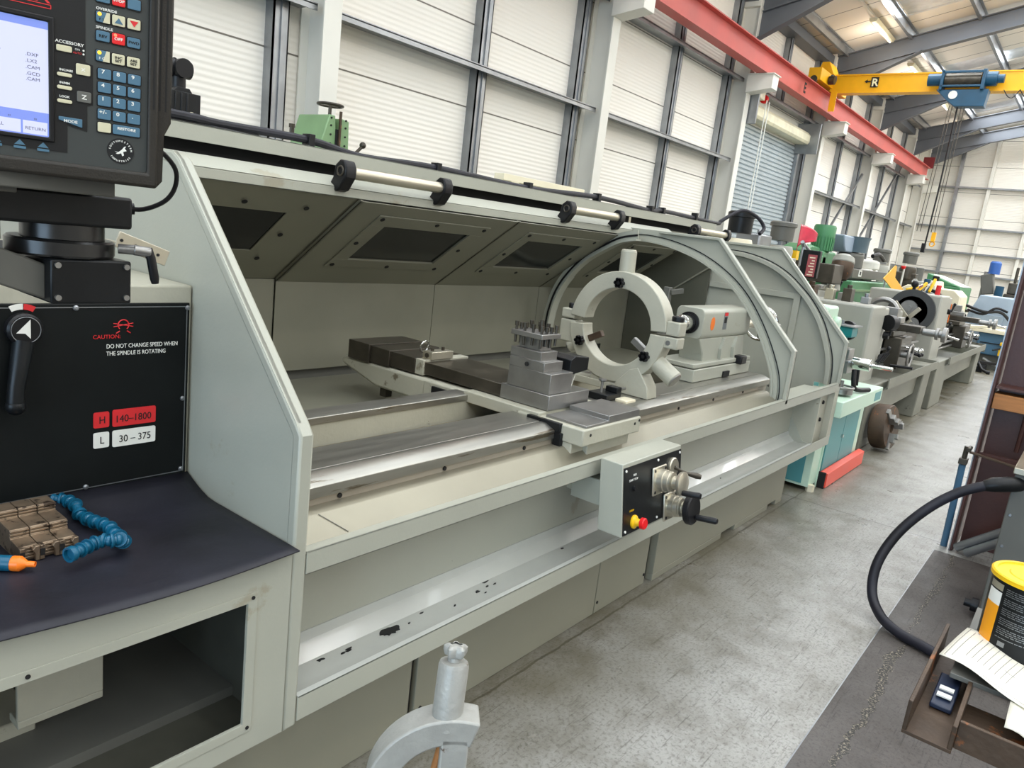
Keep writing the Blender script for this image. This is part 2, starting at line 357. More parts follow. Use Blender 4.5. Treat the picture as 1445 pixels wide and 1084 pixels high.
struct(MB().box(X0, X1, YR-0.15, YR, 0, roofz(YR)).build('wall_right', m_wall))
mb = MB(); xs = [X0] + [e for x in STRIPS for e in (x-0.55, x+0.55)] + [X1]
for i in range(0, len(xs), 2):
    for ya, yb in ((YW, RIDGE_Y), (RIDGE_Y, YR)):
        mb.add([(xs[i], ya, roofz(ya)), (xs[i+1], ya, roofz(ya)), (xs[i+1], yb, roofz(yb)), (xs[i], yb, roofz(yb)),
                (xs[i], ya, roofz(ya)+.1), (xs[i+1], ya, roofz(ya)+.1), (xs[i+1], yb, roofz(yb)+.1), (xs[i], yb, roofz(yb)+.1)],
               [(0, 1, 2, 3), (4, 7, 6, 5), (0, 4, 5, 1), (1, 5, 6, 2), (2, 6, 7, 3), (3, 7, 4, 0)])
for x in STRIPS:
    for ya, yb in ((YW, 5.05), (-14.85, YR)):
        mb.add([(x-.55, ya, roofz(ya)), (x+.55, ya, roofz(ya)), (x+.55, yb, roofz(yb)), (x-.55, yb, roofz(yb)),
                (x-.55, ya, roofz(ya)+.1), (x+.55, ya, roofz(ya)+.1), (x+.55, yb, roofz(yb)+.1), (x-.55, yb, roofz(yb)+.1)],
               [(0, 1, 2, 3), (4, 7, 6, 5), (0, 4, 5, 1), (1, 5, 6, 2), (2, 6, 7, 3), (3, 7, 4, 0)])
struct(mb.build('ceiling', m_roof))
m_sky = mat('translucent_roof_sheet', (0.85, 0.88, 0.9), 0.4)
for i, x in enumerate(STRIPS):
    mb = MB()
    for ya, yb in ((5.05, RIDGE_Y), (RIDGE_Y, -14.85)):
        mb.add([(x-.55, ya, roofz(ya)+.05), (x+.55, ya, roofz(ya)+.05), (x+.55, yb, roofz(yb)+.05), (x-.55, yb, roofz(yb)+.05)], [(0, 1, 2, 3)])
    struct(mb.build('window_%d' % (i+1), m_sky, solid=0.01))
# roller door
struct(MB().box(DX0, DX1, YW+0.02, YW+0.05, 0, DZ).build('door_1', mat('door_core', srgb(150, 156, 158), 0.5)))
dr = bpy.data.objects['door_1']
mb = MB(); z = 0.02; prof = []
while z < DZ - 0.05:
    prof += [(YW+0.01, z), (YW-0.025, z+0.02), (YW-0.025, z+0.07), (YW+0.01, z+0.09)]; z += 0.098
back = [(YW+0.018, p[1]) for p in prof]
mb.band(prof, back, 'x', DX0+0.02, DX1-0.02)
mb.build('door_slats', mat('grey_door_slats', srgb(176, 186, 190), 0.4, 0.25, var=0.04), dr)
MB().box(DX0-0.12, DX0, YW-0.1, YW, 0, DZ).build('door_guide', m_galv, dr); MB().box(DX1, DX1+0.12, YW-0.1, YW, 0, DZ).build('door_guide', m_galv, dr)
t = thing('roller_shutter_housing', 'long white cowl of the roller shutter with motor at its left end', 'shutter housing', (18.2, 6.95, 4.5))
mb = MB(); mb.prism([(6.86, 4.58), (6.82, 4.64), (6.82, 4.80), (6.9, 4.88), (7.19, 4.9), (7.19, 4.58)], 'x', 16.06, 20.3); mb.build('cowl', m_diff, t, bev=0.01)
MB().box(20.3, 20.36, 6.6, 7.19, 4.35, 5.1).build('end_plate', m_galv, t, bev=0.01); MB().box(16.0, 16.06, 6.6, 7.19, 4.35, 5.05).build('end_plate', m_galv, t, bev=0.01)
MB().cyl((16.2, 6.95, 5.0), (16.2, 6.65, 5.0), 0.09).box(16.15, 16.7, 6.75, 6.95, 4.95, 5.12).build('motor', m_cream, t, bev=0.01)
MB().cyl((16.75, 6.8, 5.0), (16.82, 6.8, 5.0), 0.09).build('brake_wheel', m_emred, t)
mb = MB()
for dx in (0, 0.16): mb.tube([(16.75+dx, 6.72, 4.97), (16.75+dx, 6.72, 2.6), (16.77+dx, 6.72, 1.9)], 0.012, 6)
mb.build('hand_chain', m_wht, t)

COLX = [0.735*7 - 5.5*k for k in (2, 1)] + [5.14, 10.45, 15.85, 21.2, 26.6, 31.9, 34.9]
WORDS = ['behind the camera at the start of the side wall', 'hidden near the headstock end of the side wall', 'behind the green casting, nearest the control pendant', 'behind the middle of the big lathe guard',
         'just left of the roller shutter', 'just right of the roller shutter', 'second past the roller shutter', 'third past the roller shutter', 'in the far corner of the hall']
for i, x in enumerate(COLX):
    if i < 1: continue
    t = thing('steel_column', 'white steel column ' + WORDS[i], 'column', (x, 6.95, 0), group='columns along the side wall')
    MB().ibeam((x, 6.98, 0), (x, 6.98, 6.75), 0.22, 0.4, 0.02, up=(0, 1, 0)).build('shaft', m_white, t)
    MB().prism([(6.25, 5.0), (6.25, 5.27), (6.8, 5.27), (6.8, 4.92)], 'x', x-0.16, x+0.16).box(x-0.2, x+0.2, 6.22, 6.8, 5.27, 5.29).build('crane_bracket', m_white, t, bev=0.004)
    mb = MB(); ya = 6.8
    mb.beam((x, 6.98, 6.62), (x, 6.98, 6.98), 0.24, 0.38, up=(0, 1, 0)); mb.build('head_plate', m_white, t)
    r = thing('roof_rafter', 'grey steel rafter rising from the column ' + WORDS[i], 'rafter', (x, 1, 7.5), group='roof rafters')
    MB().ibeam((x, 6.8, roofz(6.8)-0.36), (x, RIDGE_Y, roofz(RIDGE_Y)-0.36), 0.2, 0.42, 0.02).build('rafter_beam', m_darkst, r)
    MB().ibeam((x, -14.5, roofz(-14.5)-0.36), (x, RIDGE_Y, roofz(RIDGE_Y)-0.36), 0.2, 0.42, 0.02).build('rafter_beam', m_darkst, r)
    MB().prism([(6.8, 6.0), (6.8, roofz(6.8)-0.56), (4.8, roofz(4.8)-0.56)], 'x', x-0.012, x+0.012).beam((x, 6.8, 6.0), (x, 4.8, roofz(4.8)-0.56), 0.2, 0.02).build('haunch', m_darkst, r)
# studs, girts, purlins
n = 0
for i in range(1, len(COLX)-1):
    xa, xb = COLX[i], COLX[i+1]
    for xx in ([xa-0.42, (xa+xb)/2] if xb - xa > 4 else [xa-0.42]):
        if DX0-0.3 < xx < DX1+0.3:
            z0 = 5.2
        else: z0 = 0
        n += 1; MBs = MB().box(xx-0.09, xx+0.09, 7.05, 7.07, z0, 6.95).box(xx-0.09, xx-0.075, 7.05, 7.2, z0, 6.95).box(xx+0.075, xx+0.09, 7.05, 7.2, z0, 6.95).box(xx-0.012, xx+0.012, 7.03, 7.05, z0, 6.95)
        struct(MBs.build('trim_%d' % (n+1), m_galv))
    for gz in (1.95, 3.58, 5.2):
        a, c = xa+0.12, xb-0.12
        if i == 4 and gz < 5: continue
        n += 1; struct(MB().box(a, c, 6.88, 7.19, gz-0.012, gz+0.012).box(a, c, 6.88, 6.9, gz-0.06, gz).build('trim_%d' % (n+1), m_galv))
n += 1; struct(MB().box(X0, 34.9, 6.85, 7.19, 6.72, 6.92).build('trim_%d' % (n+1), m_darkst))
for k, py in enumerate((6.55, 5.1, 3.68, 2.25, 0.85, -0.6, -2.0, -3.4)):
    n += 1; z = roofz(py)
    struct(MB().beam((X0, py, z-0.11), (X1, py, z-0.11), 0.02, 0.2).beam((X0, py-0.03, z-0.02), (X1, py-0.03, z-0.02), 0.07, 0.012).beam((X0, py+0.03, z-0.2), (X1, py+0.03, z-0.2), 0.07, 0.012).build('trim_%d' % (n+1), m_galv))
# far wall framing
for gz in (1.9, 2.75, 3.75, 5.35):
    n += 1; struct(MB().box(35.75, 35.99, -16.9, 7.1, gz-0.03, gz+0.03).build('trim_%d' % (n+1), m_galv))
for yy in (5.75, 4.6, 3.05, 1.5, 0, -1.5, -3, -6, -9, -12):
    n += 1; struct(MB().box(35.8, 35.99, yy-0.06, yy+0.06, 0, roofz(yy)-0.15).build('trim_%d' % (n+1), m_galv if int(abs(yy*10)) % 2 else m_white))
# wind bracing
t = tag(MB().beam((26.8, 6.95, 2.2), (31.7, 6.95, 5.9), 0.06, 0.06).build('wall_brace', m_galv), 'grey diagonal brace across the last full bay of the side wall', 'brace')
t = tag(MB().beam((21.4, 7.0, 0.6), (26.4, 7.0, 4.6), 0.06, 0.06).build('wall_brace', m_galv), 'grey diagonal brace on the side wall, in the second bay past the shutter', 'brace')

# crane rail
t = thing('crane_runway_beam', 'long red steel crane runway beam on white column brackets', 'crane rail', (12, 6.5, 5.3))
MB().ibeam((X0+0.5, 6.5, 5.52), (33.4, 6.5, 5.52), 0.24, 0.45, 0.02).build('runway_girder', m_red, t)
MB().box(X0+0.5, 33.4, 6.47, 6.53, 5.745, 5.79).build('rail_bar', mat('dark_red_rail', srgb(110, 34, 34), 0.5), t)
MB().box(33.36, 33.4, 6.3, 6.7, 5.74, 6.15).build('end_stop', mat('maroon_end_stop', srgb(120, 30, 34), 0.5), t)
text('letter_mark', 'E', 0.3, (17.9, 6.375, 5.38), (1, 0, 0), (0, 0, 1), m_hole, t, ext=0.002, bold=0.01)
t = thing('crane_bridge', 'yellow overhead crane bridge girder marked R', 'crane bridge', (19.9, 0, 5.8))
CX = 19.9
MB().box(CX-0.14, CX+0.14, -13.5, 6.55, 6.13, 6.16).box(CX-0.14, CX+0.14, -13.5, 6.25, 5.73, 5.76).box(CX-0.12, CX-0.10, -13.5, 6.4, 5.76, 6.13).box(CX+0.1, CX+0.12, -13.5, 6.4, 5.76, 6.13).build('bridge_girder', m_yel, t)
mb = MB().box(CX-1.1, CX+1.1, 6.35, 6.65, 5.84, 6.12); mb.prism([(6.3, 6.12), (6.72, 6.12), (6.62, 6.42), (6.45, 6.42)], 'x', CX-0.35, CX+0.2); mb.build('end_carriage', m_yel, t, bev=0.01)
MB().cyl((CX-1.12, 6.5, 5.86), (CX-1.04, 6.5, 5.86), 0.08).cyl((CX-0.5, 6.33, 5.95), (CX-0.5, 6.2, 5.95), 0.1).build('wheel', m_dsteel, t)
MB().cyl((CX-0.28, 6.75, 6.02), (CX-0.28, 6.25, 6.02), 0.085).box(CX-0.4, CX-0.16, 6.3, 6.5, 5.94, 6.1).build('drive_motor', m_blue, t, bev=0.01)
MB().box(CX-0.15, CX-0.13, 6.2, 6.35, 5.3, 5.76).build('hanging_plate', m_yel, t)
MB().box(CX-0.145, CX-0.14, 5.3, 5.47, 5.85, 6.08).build('letter_plate', m_hole, t)
text('letter_mark', 'R', 0.24, (CX-0.15, 5.45, 5.88), (0, -1, 0), (0, 0, 1), mat('cream_letter', srgb(240, 232, 190), 0.5), t, ext=0.002, bold=0.006)
MB().prism([(5.62, 5.985), (5.55, 6.03), (5.55, 6.0), (5.48, 6.0), (5.48, 5.97), (5.55, 5.97), (5.55, 5.94)], 'x', CX-0.147, CX-0.142).build('arrow_mark', m_hole, t)
t = thing('crane_hoist', 'blue electric wire rope hoist under the yellow crane bridge', 'hoist', (CX, 3.5, 5.7))
MB().cyl((CX-0.3, 3.85, 5.93), (CX-0.3, 3.15, 5.93), 0.15, n=28).build('rope_drum', m_dsteel, t)
MB().cyl((CX-0.3, 4.2, 5.95), (CX-0.3, 3.9, 5.95), 0.13).cyl((CX-0.3, 3.05, 5.95), (CX-0.3, 2.85, 5.95), 0.15).cyl((CX-0.3, 2.85, 5.95), (CX-0.3, 2.72, 5.95), 0.09).build('hoist_motor', m_blue, t)
MB().box(CX-0.5, CX-0.15, 3.86, 3.92, 5.7, 6.12).box(CX-0.5, CX-0.15, 3.05, 3.12, 5.7, 6.12).box(CX-0.5, CX-0.44, 3.1, 3.9, 6.05, 6.1).box(CX-0.5, CX-0.44, 3.1, 3.9, 5.76, 5.8).build('hoist_frame', m_blue, t, bev=0.008)
MB().prism([(3.98, 5.72), (2.95, 5.72), (2.98, 5.36), (3.55, 5.36), (3.72, 5.48)], 'x', CX-0.42, CX-0.12).build('gear_housing', m_blue, t, bev=0.01)
MB().cyl((CX-0.44, 3.62, 5.6), (CX-0.42, 3.62, 5.6), 0.09, n=12).build('white_marking', m_wht, t)
mb = MB()
for dy, sw in ((3.66, .30), (3.60, .26), (3.42, .1), (3.36, .06)): mb.tube([(CX-0.3, dy, 5.4), (CX-0.3, dy - 0.0 + sw*0.3, 2.62)], 0.008, 6)
mb.build('wire_rope', m_dsteel, t)
MB().tube([(CX-0.28, 3.5, 5.4), (CX-0.28, 3.5, 3.5), (CX-0.3, 3.52, 2.3)], 0.018, 8).build('pendant_cable', m_black, t)
MB().box(CX-0.36, CX-0.24, 3.5, 3.58, 2.15, 2.36).build('pendant_control', m_black, t, bev=0.01)
MB().box(CX-0.35, CX-0.25, 3.34, 3.42, 2.42, 2.62).torus((CX-0.3, 3.38, 2.36), (1, 0, 0), 0.05, 0.014).build('lifting_hook', m_yel, t)
mb = MB()
for k in range(5): mb.tube([(CX-0.2, 2.7-0.3*k, 5.74), (CX-0.2, 2.6-0.3*k, 5.6), (CX-0.2, 2.5-0.3*k, 5.58), (CX-0.2, 2.4-0.3*k, 5.74)], 0.01, 6, smooth=4)
mb.build('festoon_cable', m_black, t)
# luminaires on their trunking
t = thing('lighting_trunking', 'long white lighting trunking run hung under the roof with strip lamps', 'light', (26, 5.57, 7.2))
MB().box(-10, 35, 5.54, 5.6, 7.28, 7.33).build('trunking', m_white, t)
for x in LAMPX:
    lm = MB().prism([(5.47, 7.28), (5.67, 7.28), (5.64, 7.20), (5.5, 7.20)], 'x', x-0.9, x+0.9).build('lamp_housing', m_diff, t, bev=0.005)
    MB().cyl((x-0.85, 5.57, 7.19), (x+0.85, 5.57, 7.19), 0.02, n=8).build('lamp_tube', m_tube, lm)

# ================================================================ the big lathe
YF = 1.287                      # front plane of the guard
K = 1.33                        # the hood sits this much deeper than the front plate profile
lathe = thing('engine_lathe', 'large beige grey flat-bed lathe with full enclosure guard in the foreground', 'lathe', (3.0, 2.1, 0))
def lp(mb, name, m, bev=0.002, parent=None): return mb.build(name, m, parent or lathe, bev=bev)

# left end guard plate with a turned edge
prof_out = [(YF+0.003, 0.375), (YF+0.003, 1.105), (YF+0.02, 1.13), (1.835, 1.668), (1.87, 1.688), (3.05, 1.70), (3.05, 0.375)]
def inset(y, z, d=0.03): return (y, z)
end_l = lp(MB().prism(prof_out, 'x', 0.962, 0.975), 'end_guard_plate', m_paint, 0)
edge_line = [(YF, 0.375), (YF, 1.105), (YF+0.02, 1.13), (1.835, 1.668), (1.87, 1.688), (3.05, 1.70)]
edge_in = [(YF+0.03, 0.375), (YF+0.03, 1.098), (YF+0.042, 1.113), (1.85, 1.645), (1.88, 1.66), (3.05, 1.672)]
lp(MB().band(edge_line, edge_in, 'x', 0.960, 0.997), 'plate_edge_flange', m_paint, 0.006)

# cabinet below the headstock, with the big opening
CXR = 0.958
cab = lp(MB().ring([(-0.9, 0.378), (CXR, 0.378), (CXR, 0.842), (-0.9, 0.842)], [(-0.35, 0.451), (0.85, 0.451), (0.85, 0.748), (-0.35, 0.748)], 'y', YF, YF+0.006)
         .box(-0.9, CXR, YF+0.006, 1.76, 0.835, 0.842), 'headstock_cabinet', m_paint, 0.001)
MB().ring([(-0.38, 0.428), (0.872, 0.428), (0.872, 0.770), (-0.38, 0.770)], [(-0.352, 0.451), (0.85, 0.451), (0.85, 0.748), (-0.352, 0.748)], 'y', YF-0.003, YF).build('opening_frame', m_paint, cab, bev=0.0008)
mb = MB()
for x, z in ((0.861, 0.759), (0.861, 0.44), (0.43, 0.759), (0.0, 0.759), (0.43, 0.44)): mb.cyl((x, YF-0.005, z), (x, YF-0.002, z), 0.0042, n=12)
mb.build('frame_screw', m_hole, cab)
lp(MB().box(-0.9, CXR, 1.86, 1.875, 0.378, 0.84).box(0.935, CXR, YF+0.006, 1.87, 0.378, 0.84).box(-0.9, CXR, YF+0.006, 1.87, 0.378, 0.395).box(-0.9, -0.885, YF+.006, 1.87, .378, .84), 'cabinet_inside', mat('shade_darkened_inside_paint', srgb(66, 66, 58), 0.5, var=0.3, scale=5), 0)  # inside colour darkened for the shade in the opening
lp(MB().box(-0.05, 0.55, 1.60, 1.86, 0.396, 0.455).box(-0.2, 0.66, 1.74, 1.86, 0.455, 0.52), 'inner_ledge', m_paintw, 0.004)
lp(MB().box(0.483, 0.646, 1.50, 1.51, 0.522, 0.80).box(0.483, 0.646, 1.50, 1.545, 0.505, 0.522), 'inner_guard_flap', m_paintw, 0.002)
lp(MB().tube([(0.1, 1.7, 0.56), (0.5, 1.72, 0.60), (0.74, 1.74, 0.62)], 0.012, 8).cyl((0.62, 1.7, 0.455), (0.62, 1.7, 0.5), 0.022), 'inner_pipe', m_galv, 0)
mbm = MB()
def matfn(u, v):
    x = -0.9 + u * (0.958 + 0.9); y = 1.262 + v * (1.748 - 1.262)
    z = 0.8435 + 0.0045 * math.sin(7 * x) * (1 - v) + 0.040 * max(0, v - 0.75) ** 1.5 * 8 + 0.004 * math.sin(3 * x + 1) + 0.006
    y += 0.010 * math.sin(5.5 * x + 1.0) * (1 - v)
    return (x, y, z)
mbm.grid(matfn, 60, 14)
mato = mbm.build('rubber_mat', m_rubber, solid=0.003)
tag(mato, 'black rubber mat lying on the cabinet in front of the headstock', 'mat')
random.seed(5)

# headstock
HB = 0.9403
def hs(x, z): return (x * HB, 1.6 + (z - 1.6) * HB)
HY = 1.752
head = lp(MB().box(-0.9, 0.96, HY, 2.85, 0.842, 1.369), 'headstock_housing', m_paintw, 0.006)
lp(MB().box(-0.9, 0.952, HY-0.006, HY, 0.885, 1.327), 'headstock_panel', m_hspanel, 0.004)
pan = bpy.data.objects['headstock_panel']
MB().ring([(-0.88, 0.893), (0.945, 0.893), (0.945, 1.319), (-0.88, 1.319)], [(-0.88, 0.895), (0.943, 0.895), (0.943, 1.317), (-0.88, 1.317)], 'y', HY-0.0068, HY-0.0058).build('panel_border', m_galv, pan)
mb = MB()
for x, z in ((0.945, 1.315), (0.938, 1.086), (0.71, 0.897), (0.69, 1.317), (0.32, 1.317), (0.938, 0.9)): mb.rev([(0.006, 0), (0.006, 0.003), (0.003, 0.005)], (x, HY-0.006, z), (0, -1, 0), 12)
mb.build('panel_screw', m_galv, pan)
lp(MB().box(0.72, 0.90, 2.0, 2.72, 1.369, 1.375), 'top_mat', m_rubber, 0.002)
RT, UP = (1, 0, 0), (0, 0, 1)
def hst(name, body, size, x, z, m, **k):
    a, c = hs(x, z); return text(name, body, size, (a, HY-0.0072, c), RT, UP, m, pan, **k)
hst('caution_text', 'CAUTION:', 0.0128, 0.771, 1.2235, m_redp)
hst('warning_text', 'DO NOT CHANGE SPEED WHEN', 0.0142, 0.802, 1.199, m_wht, sx=0.80)
hst('warning_text', 'THE SPINDLE IS ROTATING', 0.0142, 0.802, 1.181, m_wht, sx=0.80)
def symbol():
    mb = MB(); cx, cz = hs(0.842, 1.256); y = HY-0.0075
    mb.tube([(cx + 0.012*math.cos(a), y, cz + 0.012*math.sin(a)) for a in [math.radians(d) for d in range(-50, 231, 12)]], 0.0013, 6)
    for s in (1, -1): mb.tube([(cx - s*0.022, y, cz+0.004), (cx, y, cz), (cx + s*0.022, y, cz-0.004)], 0.0011, 6)
    for s in (1, -1): mb.tube([(cx + s*0.008, y, cz-0.014), (cx + s*0.016, y, cz-0.019)], 0.0013, 6)
    return mb
symbol().build('rotation_symbol', m_redp, pan)
def rrect(x0, x1, z0, z1, r, n=4):
    P = []
    for cx, cz, a0 in ((x1-r, z1-r, 0), (x0+r, z1-r, 90), (x0+r, z0+r, 180), (x1-r, z0+r, 270)):
        for k in range(n+1):
            a = math.radians(a0 + 90*k/n); P.append((cx + r*math.cos(a), cz + r*math.sin(a)))
    return P
for (nm, m, x0, z1, x1, z0, s, tx) in (('red_speed_plate', m_redp, .773, 1.040, .810, 1.000, 'H', .785), ('red_speed_plate', m_redp, .818, 1.042, .926, .998, '140–1800', .823),
                                    ('white_speed_plate', m_wht, .773, .988, .810, .948, 'L', .787), ('white_speed_plate', m_wht, .818, .988, .926, .945, '30 – 375', .833)):
    a = hs(x0, z0); b = hs(x1, z1)
    pl = MB().prism(rrect(a[0], b[0], a[1], b[1], 0.004), 'y', HY-0.0078, HY-0.006).build(nm, m, pan)
    tx2, tz2 = hs(tx, z0 + 0.011); text('plate_text', s, 0.0245, (tx2, HY-0.0082, tz2), RT, UP, m_hole, pl, sx=0.88)
# gear lever
dx, dz = hs(0.623, 1.254)
lev = MB().rev([(0.034, 0), (0.034, 0.018), (0.030, 0.022), (0.0, 0.022)], (dx, HY-0.006, dz), (0, -1, 0), 36).build('gear_lever_hub', m_black, pan)
MB().prism([(dx-0.018, dz-0.006), (dx+0.008, dz+0.022), (dx+0.008, dz-0.018), (dx-0.002, dz-0.007)], 'y', HY-0.0295, HY-0.028).build('white_arrow', m_wht, lev)
MB().torus((dx, HY-0.0285, dz), (0, 1, 0), 0.0275, 0.0008).build('hub_ring', m_galv, lev)
lx, lz = hs(0.599, 1.085)
MB().tube([(dx-0.002, HY-0.018, dz-0.025), (lx, HY-0.035, lz+0.04), (lx-0.002, HY-0.036, lz+0.008)], 0.0, 14, radii=[0.021, 0.016, 0.017]).sph((lx-0.002, HY-0.036, lz), 0.019).build('gear_lever', m_blackm, lev)
for (nm, m, a0, a1) in (('white_sector', m_wht, 88, 118), ('red_sector', m_redp, 60, 86)):
    ro, ri = 0.052, 0.040; ca = [math.radians(a0 + (a1-a0)*k/6) for k in range(7)]
    MB().band([(dx+ro*math.cos(a), dz+ro*math.sin(a)) for a in ca], [(dx+ri*math.cos(a), dz+ri*math.sin(a)) for a in ca], 'y', HY-0.0075, HY-0.006).build(nm, m, pan)

# perforated bracket on the headstock top
t = thing('angle_bracket', 'short bare steel strip bracket with two holes beside the pendant arm', 'bracket', (0.62, 1.45, 1.45))
MB().beam((0.64, 1.44, 1.495), (0.735, 1.44, 1.462), 0.004, 0.03).build('strip', m_alu, t, bev=0.001)
mb = MB()
for k in (0.35, 0.8, 0.08): mb.cyl((0.64+0.095*k, 1.4365, 1.495-0.033*k), (0.64+0.095*k, 1.4375, 1.495-0.033*k), 0.003, n=12)
mb.build('hole', m_hole, t)
MB().box(0.632, 0.648, 1.442, 1.76, 1.484, 1.489).box(0.632, 0.648, 1.756, 1.76, 1.369, 1.489).build('support_leg', m_alu, t)

# bench grinder stand-offs: base plinth of the lathe
lp(MB().box(-0.9, 1.545, 1.437, 1.46, 0.0, 0.39), 'base_panel', m_base, 0.003)
lp(MB().box(1.572, 2.658, 1.437, 1.46, 0.0, 0.39), 'base_panel', m_base, 0.003)
lp(MB().box(2.664, 3.115, 1.437, 1.46, 0.0, 0.39), 'base_panel', m_base, 0.003)
lp(MB().box(3.165, 5.02, 1.42, 1.46, 0.035, 0.39).box(3.165, 4.0, 1.42, 1.46, 0.0, 0.036).box(4.2, 4.75, 1.42, 1.46, 0, .036).box(4.9, 5.02, 1.42, 1.46, 0, .036), 'base_panel', m_base, 0.003)
lp(MB().box(-0.9, 5.0, 1.462, 2.95, 0.0, 0.42).box(5.0, 5.1, 1.75, 2.9, 0.0, 0.42), 'base_core', m_dgrey, 0)
mb = MB()
for x, z in ((2.68, 0.05), (3.1, 0.05), (3.1, 0.36), (1.6, 0.05)): mb.cyl((x, 1.434, z), (x, 1.437, z), 0.007, n=10)
lp(mb, 'base_screw', m_hole, 0)

# front rails
lp(MB().box(0.998, 5.39, YF, YF+0.004, 0.768, 0.825).box(0.998, 5.39, YF, YF+0.03, 0.821, 0.825).box(0.998, 5.39, YF, YF+0.03, 0.768, 0.772), 'upper_guard_rail', m_paint, 0.0015)
lp(MB().box(0.998, 5.39, YF, YF+0.004, 0.385, 0.452), 'lower_guard_rail', m_paint, 0.0015)
tr = [(YF, 0.452), (YF+0.012, 0.455), (YF+0.03, 0.448), (YF+0.07, 0.437), (YF+0.115, 0.442), (YF+0.155, 0.474), (YF+0.162, 0.50)]
tr2 = [(y, z-0.004) for y, z in tr[:-1]] + [(YF+0.168, 0.50)]
m_trough = mat('glossy_trough_paint', srgb(176, 178, 172), 0.22, var=0.05, scale=6, coat=0.3, speck=[((0.02, 0.02, 0.03), 0.70, 6), (srgb(120, 96, 66), 0.78, 3)])
lp(MB().band(tr, tr2, 'x', 0.998, 4.98), 'coolant_trough', m_trough, 0)
lp(MB().prism([(YF+0.004, 0.45), (YF+0.06, 0.452), (YF+0.165, 0.60), (YF+0.165, 0.40), (YF+0.004, 0.40)], 'x', 4.98, 4.985), 'trough_end', m_paint, 0)
lp(MB().box(0.998, 5.15, 1.452, 1.457, 0.39, 0.80).box(0.998, 5.15, 1.317, 1.452, 0.795, 0.80), 'recessed_front_panel', m_paint, 0.001)
lp(MB().box(4.985, 5.0, YF+0.004, 1.452, 0.39, 0.77).box(5.30, 5.39, YF+0.001, 1.46, 0.39, 0.77).box(5.0, 5.30, 1.33, 1.335, 0.39, 0.77), 'end_web', m_paintw, 0.001)
mb = MB()
for x, z in ((5.2, 0.70), (5.2, 0.58), (5.06, 0.47), (5.33, 0.76)): mb.rev([(0.014, 0), (0.014, 0.006), (0.009, 0.012)], (x, 1.33, z), (0, -1, 0), 14)
lp(mb, 'web_bolt', m_black, 0)
# sheet metal tray just behind the rail
sh = [(1.318, 0.803), (1.325, 0.804), (1.345, 0.810), (1.405, 0.848), (1.409, 0.850), (1.455, 0.850)]
lp(MB().band(sh, [(y, z-0.004) for y, z in sh], 'x', 0.998, 4.28), 'splash_sheet', m_sheet, 0)
mb = MB()
for x in (1.15, 1.9, 2.7, 3.5, 4.2): mb.cyl((x, 1.33, 0.807), (x, 1.328, 0.812), 0.005, n=12)
lp(mb, 'sheet_screw', m_hole, 0)

# bed
m_bedc = mat('pinkish_bed_paint', srgb(150, 142, 128), 0.4, var=0.08)
m_web = mat('rust_stained_web', srgb(120, 108, 80), 0.5, var=0.25, scale=8, speck=[(srgb(70, 48, 28), 0.55, 9)])
AXY, AXZ = 1.68, 1.216
lp(MB().prism([(1.445, 0.872), (1.445, 0.902), (1.448, 0.905), (1.486, 0.921), (1.512, 0.921), (1.512, 0.872)], 'x', 0.975, 4.40), 'front_bedway', m_way, 0.001)
lp(MB().prism([(1.516, 0.872), (1.516, 0.921), (1.664, 0.921), (1.668, 0.917), (1.668, 0.872)], 'x', 0.975, 4.40), 'inner_front_bedway', m_way, 0.001)
lp(MB().box(0.975, 4.39, 1.456, 1.66, 0.52, 0.872), 'bed_front_casting', m_bedc, 0.002)
lp(MB().prism([(1.66, 0.50), (1.66, 0.86), (1.71, 0.855), (1.89, 0.83), (1.89, 0.50)], 'x', 0.975, 4.39), 'bed_web', m_web, 0)
mb = MB()
for k in range(9): mb.cyl((1.22+0.40*k, 1.452, 0.860), (1.22+0.40*k, 1.457, 0.860), 0.007, n=12)
lp(mb, 'bedway_bolt', m_hole, 0)
lp(MB().box(0.975, 4.40, 1.90, 1.965, 0.50, 0.905), 'bed_rear_casting', m_paintw, 0.002)
lp(MB().prism([(1.895, 0.905), (1.895, 0.928), (1.90, 0.93), (1.985, 0.93), (1.985, 0.905)], 'x', 0.975, 4.40), 'rear_bedway', m_way, 0.0015)
# chip tray and rear wall
PY = 1.0 and 2.26 * K
lp(MB().box(0.975, 5.36, 1.97, PY+0.1, 0.735, 0.745).box(0.975, 5.36, PY+0.06, PY+0.07, 0.745, 0.83), 'chip_tray', m_gall, 0.001)
lp(MB().box(0.975, 5.36, PY+0.02, PY+0.03, 0.74, 0.82), 'rear_skirt', m_dgrey, 0)

# hood: sloped panels with windows, bends and back wall
def hy(y): return y * K
def hz(z): return 1.6 + (z - 1.6) * K
HS = [0.975, 1.537*K, 2.327*K, 3.085*K, 5.02]
EY, EZ = 1.84*K, 1.6 + 0.0175*1.84*K     # front lip, underside
BY, BZ = 2.26*K, 1.6 - 0.27*K            # bend
def sofp(x, s, off=0):                   # point on the sloped panel, s 0 at the lip and 1 at the bend
    n = Vector((0, -(EZ-BZ), -(BY-EY))).normalized()
    return Vector((x, EY + (BY-EY)*s, EZ + (BZ-EZ)*s)) + n*off
def slab(mb, x0, x1, s0, s1, o0, o1):
    vs = [sofp(x, s, o) for x in (x0, x1) for s in (s0, s1) for o in (o0, o1)]
    return mb.add(vs, [(0, 1, 3, 2), (4, 6, 7, 5), (0, 4, 5, 1), (2, 3, 7, 6), (0, 2, 6, 4), (1, 5, 7, 3)])
W = [(1.02*K, 1.345*K), (1.722*K, 2.15*K), (2.52*K, 2.935*K), (3.373*K, 3.75*K)]
S0, S1 = 0.225, 0.655
